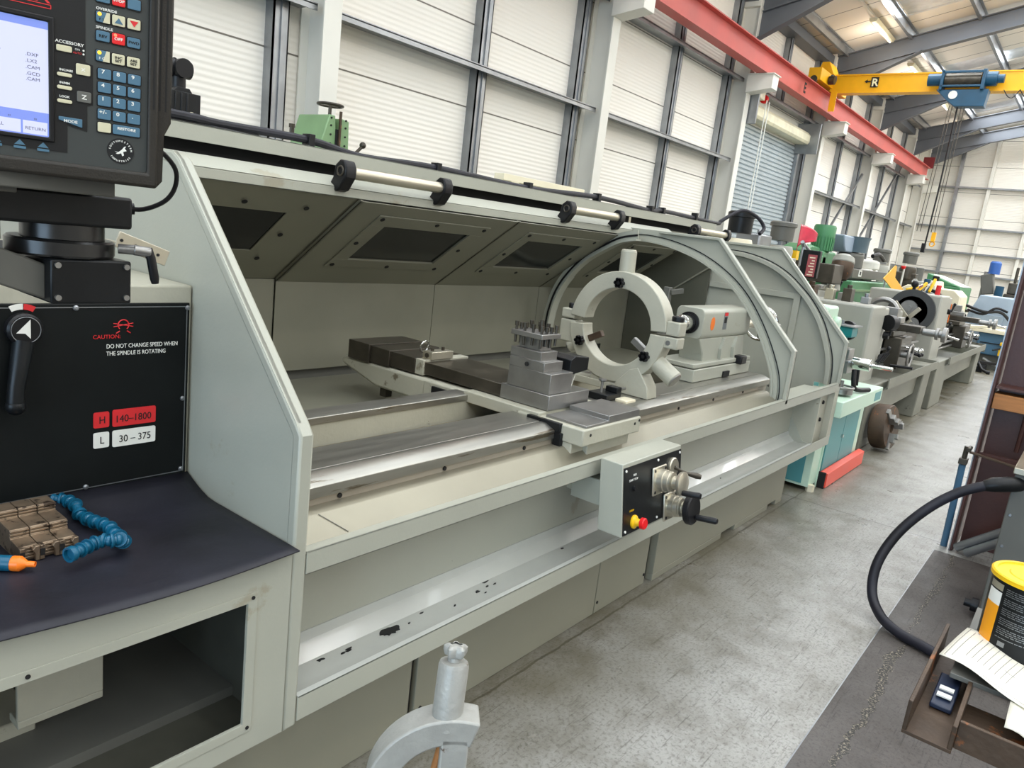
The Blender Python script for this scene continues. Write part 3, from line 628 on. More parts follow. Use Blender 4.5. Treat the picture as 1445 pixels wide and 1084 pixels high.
for i in range(4):
    x0, x1 = HS[i]+0.002, HS[i+1]-0.002; off = 0.0 if i == 0 else 0.014
    a, c = W[i]; mb = MB()
    slab(mb, x0, x1, 0, S0, off-0.004, off); slab(mb, x0, x1, S1, 1.0, off-0.004, off)
    slab(mb, x0, a, S0, S1, off-0.004, off); slab(mb, c, x1, S0, S1, off-0.004, off)
    slab(mb, x0, x0+0.012, 0, 1.0, off-0.02, off); slab(mb, x1-0.012, x1, 0, 1.0, off-0.02, off)
    mb.box(x0, x1, BY-off*0.6, BY-off*0.6+0.004, hz(0.997), BZ-0.002)
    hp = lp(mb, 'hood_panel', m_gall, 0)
    if i:
        fr = MB(); b = 0.085; e0, e1 = a-b, c+b; t0, t1 = S0-0.115, S1+0.10
        for q in ((e0, e1, t0, S0), (e0, e1, S1, t1), (e0, a, S0, S1), (c, e1, S0, S1)): slab(fr, *q, off, off+0.006)
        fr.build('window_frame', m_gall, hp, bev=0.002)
    mbs = MB(); b = 0.055
    for u in (a-b, (a+c)/2, c+b):
        for s in (S0-0.08, (S0+S1)/2, S1+0.07):
            if u == (a+c)/2 and s == (S0+S1)/2: continue
            p = sofp(u, s, off+0.006); nn = (sofp(0, 0, 1) - sofp(0, 0, 0)); mbs.cyl(p, p + nn*0.004, 0.011, n=12)
    mbs.build('frame_screw', m_hole, hp)
    g = MB(); slab(g, a-0.02, c+0.02, S0-0.02, S1+0.02, off-0.012, off-0.005); g.build('window_pane', m_glass, hp)
# lip, sloping brow, recess with its shade painted black and rear top rail
YL = EY
lip_t = EZ + 0.032
lp(MB().box(0.985, 4.9, YL-0.004, YL+0.002, EZ-0.004, lip_t).box(0.985, 4.9, YL-0.004, YL+0.03, EZ-0.004, EZ), 'hood_lip', m_paint, 0.001)
lp(MB().prism([(YL+0.002, lip_t), (YL-0.003, lip_t+0.003), (YL+0.07, lip_t+0.045), (YL+0.075, lip_t+0.04)], 'x', 0.985, 4.9), 'hood_brow', m_paint, 0)
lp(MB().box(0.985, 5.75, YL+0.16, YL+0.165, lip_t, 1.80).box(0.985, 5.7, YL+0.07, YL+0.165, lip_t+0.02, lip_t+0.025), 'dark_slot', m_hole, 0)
lp(MB().box(0.985, 5.75, YL+0.09, YL+0.094, 1.762, 1.818).box(0.985, 5.75, YL+0.09, YL+0.25, 1.814, 1.818), 'top_rail', m_paint, 0.001)
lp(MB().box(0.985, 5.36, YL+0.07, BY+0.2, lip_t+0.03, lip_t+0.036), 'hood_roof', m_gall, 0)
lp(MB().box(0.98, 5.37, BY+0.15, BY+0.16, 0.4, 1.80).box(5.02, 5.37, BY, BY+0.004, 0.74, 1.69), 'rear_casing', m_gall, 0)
# hood handles
for i, (xa, xb) in enumerate(((1.455*K, 1.87*K), (2.625*K, 3.03*K), (3.85*K, 4.27*K))):
    YH = YL - 0.035; zc = 1.735
    h = MB().cyl((xa, YH, zc), (xb, YH, zc), 0.024, n=20).build('handle_tube', m_alu, lathe)
    for xx, s in ((xa, -1), (xb, 1)):
        mb = MB(); cs = [(YH + 0.024*math.cos(a), zc+0.006 + 0.036*math.sin(a)) for a in [math.radians(20*k) for k in range(0, 10)]]
        poly = cs + [(YL+0.012, zc-0.045), (YL+0.05, zc-0.045)]
        poly = [(YH-0.034, zc+0.016), (YH-0.02, zc+0.042), (YH+0.008, zc+0.046), (YH+0.034, zc+0.026), (YH+0.045, zc-0.02), (YL+0.03, zc-0.05), (YL-0.006, zc-0.078), (YL-0.03, zc-0.07), (YH-0.032, zc-0.02)]
        mb.prism(poly, 'x', xx-0.026, xx+0.028)
        hb = mb.build('handle_bracket', m_black, h, bev=0.006)
        MB().torus((xx-0.027, YH, zc+0.002), (1, 0, 0), 0.017, 0.004).build('bracket_ring', m_dsteel, hb)
lp(MB().box(4.05*K-1.0, 4.05*K-0.975, YL+0.1, YL+0.105, 1.715, 1.76), 'slot_bracket', m_alu, 0)
# cable along the top with its clips
ck = 2.75/2.2
cp = [(0.75, 2.72, 1.85)] + [(x*ck, 2.70, 1.612+(z-1.6)*ck+0.004*(-1)**i) for i, (x, z) in enumerate(((1.123, 1.789), (1.254, 1.792), (1.571, 1.79), (1.799, 1.775), (2.175, 1.781), (2.774, 1.777), (3.363, 1.792), (3.94, 1.783), (4.087, 1.788), (4.539, 1.790), (4.9, 1.778)))]
cab_t = MB().tube(cp + [(6.2, 2.7, 1.865), (6.35, 2.65, 1.95), (6.45, 2.6, 1.98), (6.62, 2.55, 1.94), (6.68, 2.5, 1.86), (6.6, 2.5, 1.80)], 0.016, 10, smooth=5)
lp(cab_t, 'top_cable', m_rubber, 0)
for x, z in ((1.571, 1.79), (2.175, 1.781), (2.774, 1.777), (3.363, 1.792), (3.94, 1.783), (4.087, 1.788), (4.539, 1.796)):
    xx = x*ck; lp(MB().box(xx-0.015, xx+0.015, 2.66, 2.725, 1.80, 1.8+0.006).box(xx-0.015, xx+0.015, 2.675, 2.725, 1.806, 1.612+(z-1.6)*ck+0.028), 'cable_clip', m_black, 0.002)
lp(MB().tube([(1.35, 2.70, 1.836), (1.6, 2.68, 1.83), (1.72, 2.68, 1.825), (1.69, 2.69, 1.835), (1.5, 2.7, 1.84)], 0.004, 6, smooth=5), 'loose_cable_loop', m_black, 0)
lp(MB().cyl((1.95, 2.8, 1.86), (1.95, 2.8, 1.9), 0.01, n=10).cyl((1.95, 2.8, 1.9), (1.95, 2.8, 1.915), 0.014, n=6), 'top_stud', m_dsteel, 0)
# black junction box at the rear of the headstock end
t = thing('cable_entry_box', 'black ribbed box with a round elbow connector standing behind the pendant', 'electrical box', (1.49, 2.85, 1.83))
mb = MB().box(1.432, 1.545, 2.8, 2.92, 1.82, 1.945); mb.prism([(1.452, 1.945), (1.525, 1.945), (1.512, 1.962), (1.465, 1.962)], 'y', 2.82, 2.9)
for k in range(3): mb.box(1.445+0.022*k, 1.452+0.022*k, 2.796, 2.80, 1.84, 1.94)
mb.build('box_body', m_blackm, t, bev=0.006)
MB().cyl((1.488, 2.86, 1.955), (1.488, 2.86, 2.03), 0.026).cyl((1.445, 2.86, 2.03), (1.53, 2.86, 2.03), 0.032).torus((1.47, 2.86, 2.03), (1, 0, 0), 0.032, 0.004).cyl((1.488, 2.815, 2.03), (1.488, 2.90, 2.03), 0.034).build('elbow_connector', m_black, t)
MB().cyl((1.40, 2.86, 2.01), (1.45, 2.86, 2.025), 0.018).build('cable_gland', m_galv, t)
MB().rev([(0.014, 0), (0.014, 0.003), (0.006, 0.003)], (1.508, 2.796, 1.865), (0, -1, 0), 16).box(1.49, 1.526, 2.795, 2.797, 1.84, 1.85).build('cream_badge', m_cream, t)

# arch plate in the middle and solid plate at the tail end
def arcp(n=28):
    pts = [(1.37, 0.80), (1.372, 0.876), (1.40, 0.98), (1.483, 1.14), (1.588, 1.29), (1.688, 1.395), (1.80, 1.475), (1.94, 1.545), (2.094, 1.592), (2.245, 1.618), (2.40, 1.622), (2.52, 1.594), (2.64, 1.53), (2.77, 1.445), (2.88, 1.33), (2.96, 1.20), (3.0, 1.05), (3.01, 0.90), (3.01, 0.80)]
    return pts
def spl(pts, k=4):
    P = [pts[0]] + list(pts) + [pts[-1]]; out = []
    for i in range(1, len(P)-2):
        for j in range(k):
            t = j/k; out.append(tuple(0.5*((2*P[i][c]) + (-P[i-1][c]+P[i+1][c])*t + (2*P[i-1][c]-5*P[i][c]+4*P[i+1][c]-P[i+2][c])*t*t + (-P[i-1][c]+3*P[i][c]-3*P[i+1][c]+P[i+2][c])*t**3) for c in (0, 1)))
    return out + [tuple(pts[-1])]
def lin(pts, k=4):
    out = []
    for a, c in zip(pts, pts[1:]):
        for j in range(k): out.append(tuple(a[q]+(c[q]-a[q])*j/k for q in (0, 1)))
    return out + [tuple(pts[-1])]
inn = arcp(); AXP = 4.28
out = [(YF, 0.80), (YF, 0.88), (YF, 0.98), (YF, 1.11), (1.40, 1.225), (1.53, 1.36), (1.66, 1.50), (1.79, 1.635), (1.84, 1.685), (2.245, 1.688), (2.44, 1.69), (2.52, 1.69), (2.66, 1.69), (2.80, 1.60), (2.93, 1.48), (3.02, 1.30), (3.03, 1.05), (3.03, 0.90), (3.03, 0.80)]
inn = spl(inn); ap = lp(MB().band(lin(out), inn, 'x', AXP, AXP+0.01), 'arch_plate', m_paint, 0)
oo = [(y, z) for y, z in out[:10]]; ii = [(YF+0.022, 0.80), (YF+0.022, 0.88), (YF+0.022, 0.98), (YF+0.022, 1.10), (1.413, 1.207), (1.543, 1.342), (1.673, 1.482), (1.80, 1.615), (1.85, 1.668), (2.245, 1.671)]
MB().band(oo, ii, 'x', AXP-0.028, AXP+0.012).build('plate_flange', m_paint, ap, bev=0.004)
def offs(pts, d):
    c = Vector((2.2, 0.85)); return [tuple(Vector(p) + (c - Vector(p)).normalized()*d) for p in pts]
MB().band(inn, offs(inn, 0.012), 'x', AXP-0.03, AXP+0.05).build('arch_rim', m_paint, ap)
MB().band(offs(inn, -0.034), offs(inn, -0.029), 'x', AXP-0.006, AXP-0.001).build('arch_seal', m_blackm, ap)
MB().band(offs(inn, -0.022), offs(inn, 0.0), 'x', AXP-0.016, AXP-0.001).build('arch_track', m_paint, ap)
EXP = 5.37
rr_ = spl([(p[0]*0.958, 1.6 + (p[1]-1.6)*0.958) for p in arcp()[10:]]); RXP = 4.10
lp(MB().band(rr_, offs(rr_, -0.055), 'x', RXP, RXP+0.008), 'hood_arch_rib', m_paint, 0)
rb = bpy.data.objects['hood_arch_rib']
MB().band(rr_, offs(rr_, 0.010), 'x', RXP-0.02, RXP+0.04).build('rib_rim', m_paint, rb)
MB().band(offs(rr_, -0.030), offs(rr_, -0.018), 'x', RXP-0.004, RXP-0.0005).build('rib_seal', m_black, rb)
lp(MB().box(5.335, 5.342, 2.34, 3.0, 0.745, 1.66), 'rear_shade_panel', mat('olive_shade_paint', srgb(84, 84, 72), 0.45, var=0.06), 0.001)  # dark sheet added to paint in the shade behind the tailstock
lp(MB().beam((5.328, 2.62, 1.28), (5.328, 2.34, 1.49), 0.012, 0.02, up=(1, 0, 0)), 'panel_brace', m_gall, 0)
ep = lp(MB().prism([(YF, 0.80), (YF, 1.11), (1.84, 1.685), (2.6, 1.69), (3.10, 1.69), (3.17, 1.69), (3.17, 0.4), (1.46, 0.4), (1.46, 0.80)], 'x', EXP, EXP+0.01), 'tail_end_plate', m_paint, 0)
MB().band(oo, ii, 'x', EXP-0.02, EXP+0.012).build('plate_flange', m_paint, ep, bev=0.003)
arc2 = [(1.355, 0.80), (1.36, 0.90), (1.385, 1.02), (1.465, 1.20), (1.56, 1.33), (1.66, 1.425), (1.79, 1.52), (1.96, 1.59), (2.19, 1.625), (2.5, 1.60)]; arc2 = spl(arc2)
MB().band(arc2, offs(arc2, 0.03), 'x', EXP-0.05, EXP).build('curved_rib', m_paint, ep, bev=0.002)
MB().band(offs(arc2, -0.008), offs(arc2, -0.003), 'x', EXP-0.008, EXP-0.0005).build('rib_seal', m_blackm, ep)
MB().box(EXP-0.025, EXP, 1.70, 2.335, 1.345, 1.385).build('horizontal_rib', m_paint, ep, bev=0.002)
MB().box(EXP-0.025, EXP, 1.655, 1.70, 0.82, 1.385).build('upright_rib', m_paint, ep, bev=0.002)

random.seed(12); op = []
for i in range(22):
    a = 2*PI*i/22; r = 1 + 0.25*random.uniform(-1, 1); op.append((1.375 + 0.036*r*math.cos(a), 1.378 + 0.016*r*math.sin(a)))
lp(MB().prism(op, 'z', 0.4395, 0.4418), 'oil_patch', m_black, 0)
for i in range(16):
    cx_, cy_, rr_ = random.uniform(1.03, 1.9) if i < 12 else random.uniform(2, 4.5), random.uniform(1.35, 1.41), random.uniform(0.003, 0.010); op = []
    for k in range(9): op.append((cx_ + rr_*random.uniform(0.5, 2.2)*math.cos(2*PI*k/9), cy_ + rr_*random.uniform(0.3, 0.8)*math.sin(2*PI*k/9)))
    lp(MB().prism(op, 'z', 0.436, 0.4418), 'paint_chip', m_black, 0)
lp(MB().beam((1.165, 1.345, 0.8115), (1.115, 1.404, 0.8492), 0.0015, 0.001), 'sheet_joint', m_dgrey, 0)

# ================================================================ carriage, tool post, steady rest, tailstock
car = thing('lathe_carriage', 'lathe saddle with long dark cross slide and chipped beige casting', 'carriage', (2.5, 1.7, 0.92))
# saddle front wing (painted casting with cut-away front corner)
MB().prism([(1.40, 0.828), (1.40, 0.895), (1.72, 0.895), (1.72, 0.872), (1.55, 0.872), (1.50, 0.828)], 'x', 2.31, 2.75).build('saddle_wing', m_paintw, car, bev=0.006)
MB().prism([(1.45, 0.70), (1.50, 0.69), (1.50, 0.842), (1.45, 0.842)], 'x', 2.315, 2.46).box(2.40, 2.72, 1.43, 1.50, 0.62, 0.84).build('apron', m_paintw, car, bev=0.004)
MB().prism([(2.34, 0.893), (2.34, 0.905), (2.50, 0.905), (2.50, 0.925), (2.745, 0.925), (2.745, 0.893)], 'y', 1.41, 1.60).build('ground_top_cover', m_steel, car, bev=0.0015)
MB().box(2.32, 2.74, 1.62, 2.02, 0.86, 0.908).build('saddle_bridge', m_paintw, car, bev=0.004)
MB().box(2.295, 2.315, 1.50, 1.66, 0.86, 0.897).box(2.295, 2.315, 1.49, 1.525, 0.80, 0.86).build('way_wiper', m_blackm, car, bev=0.002)
mb = MB()
for p in ((2.36, 0.87), (2.7, 0.87), (2.735, 0.88)): mb.cyl((p[0], 1.398, p[1]), (p[0], 1.401, p[1]), 0.006, n=10)
for p in ((2.44, 1.44), (2.40, 1.52)): mb.cyl((p[0], p[1], 0.893), (p[0], p[1], 0.8945), 0.007, n=10)
mb.build('saddle_screw', m_hole, car)
# cross slide
MB().box(2.365, 2.655, 1.612, 1.86, 0.911, 0.972).build('cross_slide_front', m_steel, car, bev=0.002)
MB().box(2.37, 2.65, 1.86, 2.32, 0.911, 0.966).build('cross_slide', m_dsteel, car, bev=0.002)
MB().box(2.36, 2.66, 2.31, 2.36, 0.905, 0.975).build('wiper_bar', m_paintw, car, bev=0.002)
mb = MB().box(2.355, 2.665, 2.36, 2.52, 0.905, 0.975).box(2.345, 2.675, 2.52, 2.65, 0.90, 0.979).box(2.335, 2.685, 2.65, 2.80, 0.895, 0.984)
mb.build('telescopic_cover', m_dsteel, car, bev=0.002)
MB().box(2.40, 2.54, 2.30, 2.36, 0.975, 1.01).build('stop_block', m_alu, car, bev=0.002)
mb = MB().cyl((2.43, 2.33, 1.01), (2.43, 2.33, 1.024), 0.008, n=8).cyl((2.50, 2.33, 1.01), (2.50, 2.33, 1.024), 0.008, n=8).cyl((2.395, 2.33, 0.992), (2.41, 2.33, 0.992), 0.011)
mb.build('stop_screw', m_dsteel, car)
MB().torus((2.50, 2.45, 1.005), (0, 1, 0.2), 0.026, 0.005).build('lifting_ring', m_chrome, car)
# rear bracket casting
MB().prism([(2.02, 0.90), (2.84, 0.895), (2.86, 0.87), (2.84, 0.852), (2.60, 0.79), (2.30, 0.79), (2.02, 0.80)], 'x', 2.345, 2.60).build('rear_bracket', m_paintw, car, bev=0.012)
MB().box(2.34, 2.56, 2.08, 2.28, 0.825, 0.895).build('rear_motor_box', m_paintw, car, bev=0.006)
MB().box(2.33, 2.342, 2.10, 2.22, 0.84, 0.88).build('rear_terminal', m_black, car, bev=0.002)
MB().box(2.37, 2.41, 2.55, 2.59, 0.746, 0.79).build('rear_leg', m_dsteel, car)
# apron control box
PXA, PXB, PYF = 2.34, 2.82, 1.235
mb = MB()
pts = [(PXA-0.0, 0.80), (PXB, 0.80), (PXB-0.0, 0.54), (PXA, 0.54)]
mb.prism([(1.20, 0.575), (1.235, 0.80), (1.285, 0.80), (1.285, 0.54), (1.212, 0.54)], 'x', PXA, PXB)
mb.box(PXA+0.02, PXB-0.05, 1.285, 1.46, 0.56, 0.76)
boxm = MB().prism([(1.195, 0.53), (1.235, 0.805), (1.33, 0.805), (1.30, 0.53)], 'x', PXA, PXB).box(PXA+0.05, PXB-0.1, 1.30, 1.47, 0.60, 0.70).build('control_box', m_paint, car, bev=0.003)
fn = Vector((0, -0.275, 0.04)).normalized()                     # front face normal
fu = Vector((0, 0.04, 0.275)).normalized()
def fp(x, h, o=0): return Vector((x, 1.195, 0.53)) + fu*h + fn*o  # point on the sloped face: x, height up the face, offset
def fbox(mb, x0, x1, h0, h1, o0, o1):
    vs = [fp(x, h, o) for x in (x0, x1) for h in (h0, h1) for o in (o0, o1)]
    return mb.add(vs, [(0, 1, 3, 2), (4, 6, 7, 5), (0, 4, 5, 1), (2, 3, 7, 6), (0, 2, 6, 4), (1, 5, 7, 3)])
fbox(MB(), PXA+0.006, PXB-0.006, 0.006, 0.262, 0, 0.003).build('black_face_plate', m_blackm, boxm)
mb = MB()
for x in (PXA+0.02, (PXA+PXB)/2+0.03, PXB-0.02):
    for h in (0.02, 0.25): mb.cyl(fp(x, h, 0.003), fp(x, h, 0.006), 0.005, n=10)
mb.build('face_screw', m_wht, boxm)
text('feed_text', 'FEED', 0.011, fp(2.415, 0.222, 0.0036), (1, 0, 0), fu, m_wht, boxm)
text('feed_text', 'START  STOP', 0.011, fp(2.385, 0.205, 0.0036), (1, 0, 0), fu, m_wht, boxm)
text('stop_text', 'E-STOP', 0.010, fp(2.392, 0.088, 0.0036), (1, 0, 0), fu, m_emyel, boxm)
MB().cyl(fp(2.42, 0.175, 0.003), fp(2.42, 0.175, 0.012), 0.009).build('toggle_switch', m_black, boxm)
es = MB().rev([(0.026, 0), (0.026, 0.006), (0.016, 0.012), (0.013, 0.03)], fp(2.425, 0.045, 0.003), fn, 28).build('stop_button_collar', m_emyel, boxm)
MB().rev([(0.013, 0.028), (0.022, 0.034), (0.022, 0.046), (0.018, 0.05), (0.0, 0.05)], fp(2.425, 0.045, 0.003), fn, 28).build('stop_button', m_emred, boxm)
def unit(xc, hc, s, r, L):
    mb = MB(); fbox(mb, xc-s/2, xc+s/2, hc-s/2, hc+s/2, 0.003, 0.013)
    b = mb.build('handwheel_flange', m_alu, boxm, bev=0.004)
    q = MB()
    for a in (-1, 1):
        for c in (-1, 1): q.cyl(fp(xc+a*s*0.38, hc+c*s*0.38, 0.013), fp(xc+a*s*0.38, hc+c*s*0.38, 0.0145), 0.006, n=10)
    q.build('flange_bolt', m_black, b)
    MB().rev([(r*1.1, 0), (r*1.1, L*0.3), (r, L*0.33), (r, L*0.55), (r*0.92, L*0.58), (r*0.92, L*0.66), (r*0.62, L*0.7), (r*0.62, L)], fp(xc, hc, 0.013), fn, 36).build('handwheel_body', m_alu, b)
    return b
u1 = unit(2.615, 0.170, 0.112, 0.041, 0.085)
MB().rev([(0.045, 0), (0.047, 0.004), (0.047, 0.014), (0.040, 0.017), (0.0, 0.017)], fp(2.615, 0.170, 0.098), fn, 36).build('small_handwheel', m_alu, u1)
MB().tube([fp(2.60, 0.138, 0.112), fp(2.60, 0.138, 0.118), fp(2.60, 0.138, 0.185), fp(2.60, 0.138, 0.19)], 0.012, 14, radii=[0.006, 0.011, 0.013, 0.010]).build('crank_grip', m_black, u1)
u2 = unit(2.715, 0.045, 0.112, 0.041, 0.075)
MB().rev([(0.058, 0), (0.062, 0.005), (0.062, 0.022), (0.056, 0.027), (0.020, 0.024), (0.0, 0.024)], fp(2.715, 0.045, 0.088), fn, 40).build('large_handwheel', m_black, u2)
MB().tube([fp(2.728, 0.012, 0.112), fp(2.728, 0.012, 0.12), fp(2.728, 0.012, 0.20), fp(2.728, 0.012, 0.206)], 0.012, 14, radii=[0.006, 0.012, 0.013, 0.010]).build('crank_grip', m_black, u2)
dl = MB().rev([(0.040, 0), (0.040, 0.008), (0.036, 0.012), (0.0, 0.012)], fp(2.735, 0.20, 0.003), fn, 36).build('selector_dial', m_alu, boxm)
MB().tube([fp(2.735, 0.20, 0.014), fp(2.745, 0.19, 0.03), fp(2.765, 0.175, 0.055), fp(2.79, 0.165, 0.085), fp(2.80, 0.16, 0.10)], 0.01, 12, radii=[0.009, 0.006, 0.007, 0.013, 0.010]).build('selector_lever', m_dsteel, dl)

# tool post
tp = thing('four_way_toolpost', 'stacked steel block tool post bristling with clamping bolts', 'tool post', (2.45, 1.73, 0.972))
MB().box(2.372, 2.527, 1.622, 1.836, 0.973, 1.055).box(2.372, 2.500, 1.66, 1.836, 1.055, 1.095).build('riser_block', m_steel, tp, bev=0.0015)
MB().box(2.374, 2.478, 1.667, 1.834, 1.095, 1.098).box(2.374, 2.485, 1.683, 1.838, 1.097, 1.133).build('upper_block', m_steel, tp, bev=0.002)
MB().cyl((2.37, 1.745, 1.075), (2.366, 1.745, 1.075), 0.009, n=16).build('bolt_recess', m_hole, tp)
MB().box(2.395, 2.468, 1.705, 1.815, 1.133, 1.184).build('turret_core', m_steel, tp, bev=0.002)
MB().box(2.366, 2.496, 1.684, 1.842, 1.183, 1.203).build('turret_top_plate', m_steel, tp, bev=0.002)
k = 0
for ix in range(4):
    for iy in range(4):
        if ix in (1, 2) and iy in (1, 2): continue
        x = 2.381 + ix*0.0335; y = 1.699 + iy*0.0425; hh = 0.016 + 0.014*((ix*7+iy*3) % 3 == 0)
        MB().cyl((x, y, 1.145+0.006*((ix+iy) % 2)), (x, y, 1.203+hh), 0.0058, n=10).cyl((x, y, 1.203+hh*0.5), (x, y, 1.203+hh*0.5+0.018), 0.0088, n=8).build('clamp_bolt', m_dsteel, tp)
MB().cyl((2.44, 1.745, 1.20), (2.44, 1.745, 1.235), 0.011).cyl((2.44, 1.745, 1.225), (2.44, 1.745, 1.25), 0.009, n=8).build('centre_bolt', m_dsteel, tp)
t = tag(MB().prism([(2.53, 1.035), (2.53, 1.10), (2.56, 1.115), (2.665, 1.105), (2.665, 1.05)], 'y', 1.64, 1.74).build('tool_lamp_box', m_blackm, bev=0.003), 'small black angular box fixed on the cross slide behind the tool post', 'box')
t['label'] = 'small black angular box beside the right side of the tool post'
t = tag(MB().tube([(2.62, 1.68, 1.05), (2.63, 1.68, 1.02), (2.61, 1.68, 0.974)], 0.004, 6).tube([(2.60, 1.68, 1.05), (2.57, 1.66, 1.02), (2.53, 1.65, 1.012)], 0.003, 6, smooth=4).build('box_cable', m_wht, t), 'x', 'x')
for kk in ('label', 'category'): del t[kk]

def rescale(roots, k):
    Mx = Matrix.Translation((0, 0, 1.6)) @ Matrix.Scale(k, 4) @ Matrix.Translation((0, 0, -1.6)); done = set()
    def go(o):
        if o.type == 'MESH' and o.data.name not in done: o.data.transform(Mx); done.add(o.data.name)
        if o.type == 'EMPTY':
            o.location = Mx @ o.location
            for c in o.children: c.matrix_parent_inverse = Matrix.Translation(-o.location)
        for c in o.children: go(c)
    for r in roots: go(r)
rescale([car, tp, bpy.data.objects['tool_lamp_box']], 0.95)
# steady rest
SX, SC = 3.0, (1.705, 1.215)
st = thing('steady_rest', 'large open ring steady rest with three jaws standing on the bed', 'steady rest', (SX, 1.66, 0.92))
def circ(r, a0, a1, n, c=SC): return [(c[0]+r*math.cos(math.radians(a0+(a1-a0)*i/n)), c[1]+r*math.sin(math.radians(a0+(a1-a0)*i/n))) for i in range(n+1)]
MB().band(circ(0.252, 4, 176, 40), circ(0.176, 4, 176, 40), 'x', SX-0.042, SX+0.042).build('upper_ring_half', m_paintw, st, bev=0.004)
MB().band(circ(0.252, 180, 356, 40), circ(0.176, 180, 356, 40), 'x', SX-0.042, SX+0.042).build('lower_ring_half', m_paintw, st, bev=0.004)
MB().box(SX-0.035, SX+0.035, 1.395, 1.46, 1.222, 1.285).build('front_clamp_lug', m_paintw, st, bev=0.006)
MB().box(SX-0.035, SX+0.035, 1.395, 1.475, 1.165, 1.217).build('front_clamp_lug', m_paintw, st, bev=0.006)
MB().box(SX-0.035, SX+0.035, 1.94, 2.015, 1.212, 1.258).build('rear_clamp_lug', m_paintw, st, bev=0.006)
MB().box(SX-0.035, SX+0.035, 1.93, 2.015, 1.10, 1.206).build('rear_clamp_lug', m_paintw, st, bev=0.006)
MB().cyl((SX, 1.425, 1.285), (SX, 1.425, 1.308), 0.028, n=10).build('clamp_knob', m_black, st, bev=0.004)
MB().cyl((SX, 1.977, 1.258), (SX, 1.977, 1.283), 0.022, n=8).build('clamp_knob', m_black, st, bev=0.004)
MB().cyl((SX-0.037, 1.44, 1.19), (SX-0.034, 1.44, 1.19), 0.011, n=16).build('hinge_pin', m_steel, st)
# three jaw barrels: top, lower front, lower rear
def barrel(ang, r0, r1, rj0, rj1, br=0.036):
    d = Vector((0, math.cos(math.radians(ang)), math.sin(math.radians(ang)))); c = Vector((SX, SC[0], SC[1]))
    b = MB().cyl(c+d*r0, c+d*r1, br, n=28).build('jaw_barrel', m_paintw, st, bev=0.004)
    MB().beam(c+d*rj0, c+d*(r0+0.02), 0.03, 0.026, up=(1, 0, 0)).build('jaw', m_rust if ang < 0 else m_steel, b, bev=0.003)
    MB().cyl(c+d*r1, c+d*(r1+0.006), br*0.95, br*0.85, n=20).build('jaw_end_cap', m_paintw if ang == 88 else m_steel, b, bev=0.002)
    side = Vector((-1, 0, 0)); e = c+d*(r0+0.0)
    kb = MB(); kb.cyl(e+side*0.034, e+side*0.05, 0.014)
    for q in range(6):
        a = q*PI/3; u = Vector((0, math.cos(a), math.sin(a))); kb.cyl(e+side*0.045+u*0.016, e+side*0.066+u*0.016, 0.009, n=8)
    kb.cyl(e+side*0.045, e+side*0.066, 0.018, n=12); kb.build('jaw_knob', m_black, b, bev=0.001)
barrel(88, 0.20, 0.345, 0.172, 0)
barrel(-42+180+0, 0.20, 0.21, 0.172, 0) if False else None
barrel(222, 0.20, 0.36, 0.085, 0, 0.044) if False else barrel(211, 0.20, 0.36, 0.09, 0, 0.040)
barrel(-28, 0.20, 0.29, 0.10, 0)
MB().prism([(1.62, 0.925), (1.58, 1.02), (1.66, 0.985), (1.74, 0.985), (1.80, 0.995), (1.82, 0.925)], 'x', SX-0.035, SX+0.035).build('foot_web', m_paintw, st, bev=0.003)
MB().prism([(1.49, 0.922), (1.50, 0.975), (1.56, 1.055), (1.60, 1.04), (1.665, 0.97), (1.665, 0.922)], 'x', SX-0.045, SX+0.045).build('front_foot', m_paintw, st, bev=0.004)
MB().box(SX-0.04, SX+0.04, 1.665, 1.93, 0.922, 0.955).build('base_bar', m_paintw, st, bev=0.003)
t = thing('bed_stop', 'small black micrometer bed stop between tool post and steady rest', 'bed stop', (2.78, 1.60, 0.921))
MB().box(2.72, 2.84, 1.56, 1.66, 0.921, 0.95).box(2.80, 2.84, 1.56, 1.62, 0.95, 0.975).build('stop_body', m_blackm, t, bev=0.003)
MB().cyl((2.75, 1.61, 0.95), (2.75, 1.61, 1.0), 0.006).rev([(0.013, 0), (0.017, 0.004), (0.017, 0.01), (0.0, 0.012)], (2.75, 1.61, 1.0), (0, 0, 1), 16).cyl((2.84, 1.58, 0.96), (2.90, 1.58, 0.96), 0.007).build('stop_screw', m_steel, t)
t = tag(MB().box(2.79, 2.87, 1.50, 1.56, 0.905, 0.932).build('carriage_lock_block', m_cream, bev=0.004), 'small cream block on the front bedway right of the saddle', 'block')

# tailstock
ts = thing('tailstock', 'cream grey tailstock with steel live centre and handwheel on the far bed', 'tailstock', (3.95, 1.68, 0.92))
mb = MB(); sec = rrect(1.60, 1.76, 1.142, 1.305, 0.03, 5)
mb.prism(sec, 'x', 3.67, 4.33); mb.build('tailstock_body', m_paint, ts, bev=0.004)
mb = MB()
mb.prism([(3.68, 1.145), (3.75, 1.06), (3.76, 0.99), (4.34, 0.99), (4.30, 1.145)], 'y', 1.61, 1.75); mb.build('tailstock_web', m_paint, ts, bev=0.006)
MB().prism([(1.575, 0.922), (1.575, 0.99), (1.80, 0.99), (1.80, 0.922)], 'x', 3.60, 4.38).box(3.60, 4.38, 1.58, 1.80, 0.995, 1.02).build('tailstock_base', m_paint, ts, bev=0.005)
mb = MB()
for x in (3.98, 4.16): mb.band([(x, 1.14), (x-0.03, 1.08), (x-0.02, 1.02)], [(x+0.02, 1.14), (x-0.008, 1.08), (x+0.002, 1.02)], 'y', 1.592, 1.612)
mb.build('web_rib', m_paint, ts)
MB().box(4.16, 4.24, 1.545, 1.60, 0.985, 1.035).build('clamp_nut', m_black, ts, bev=0.008)
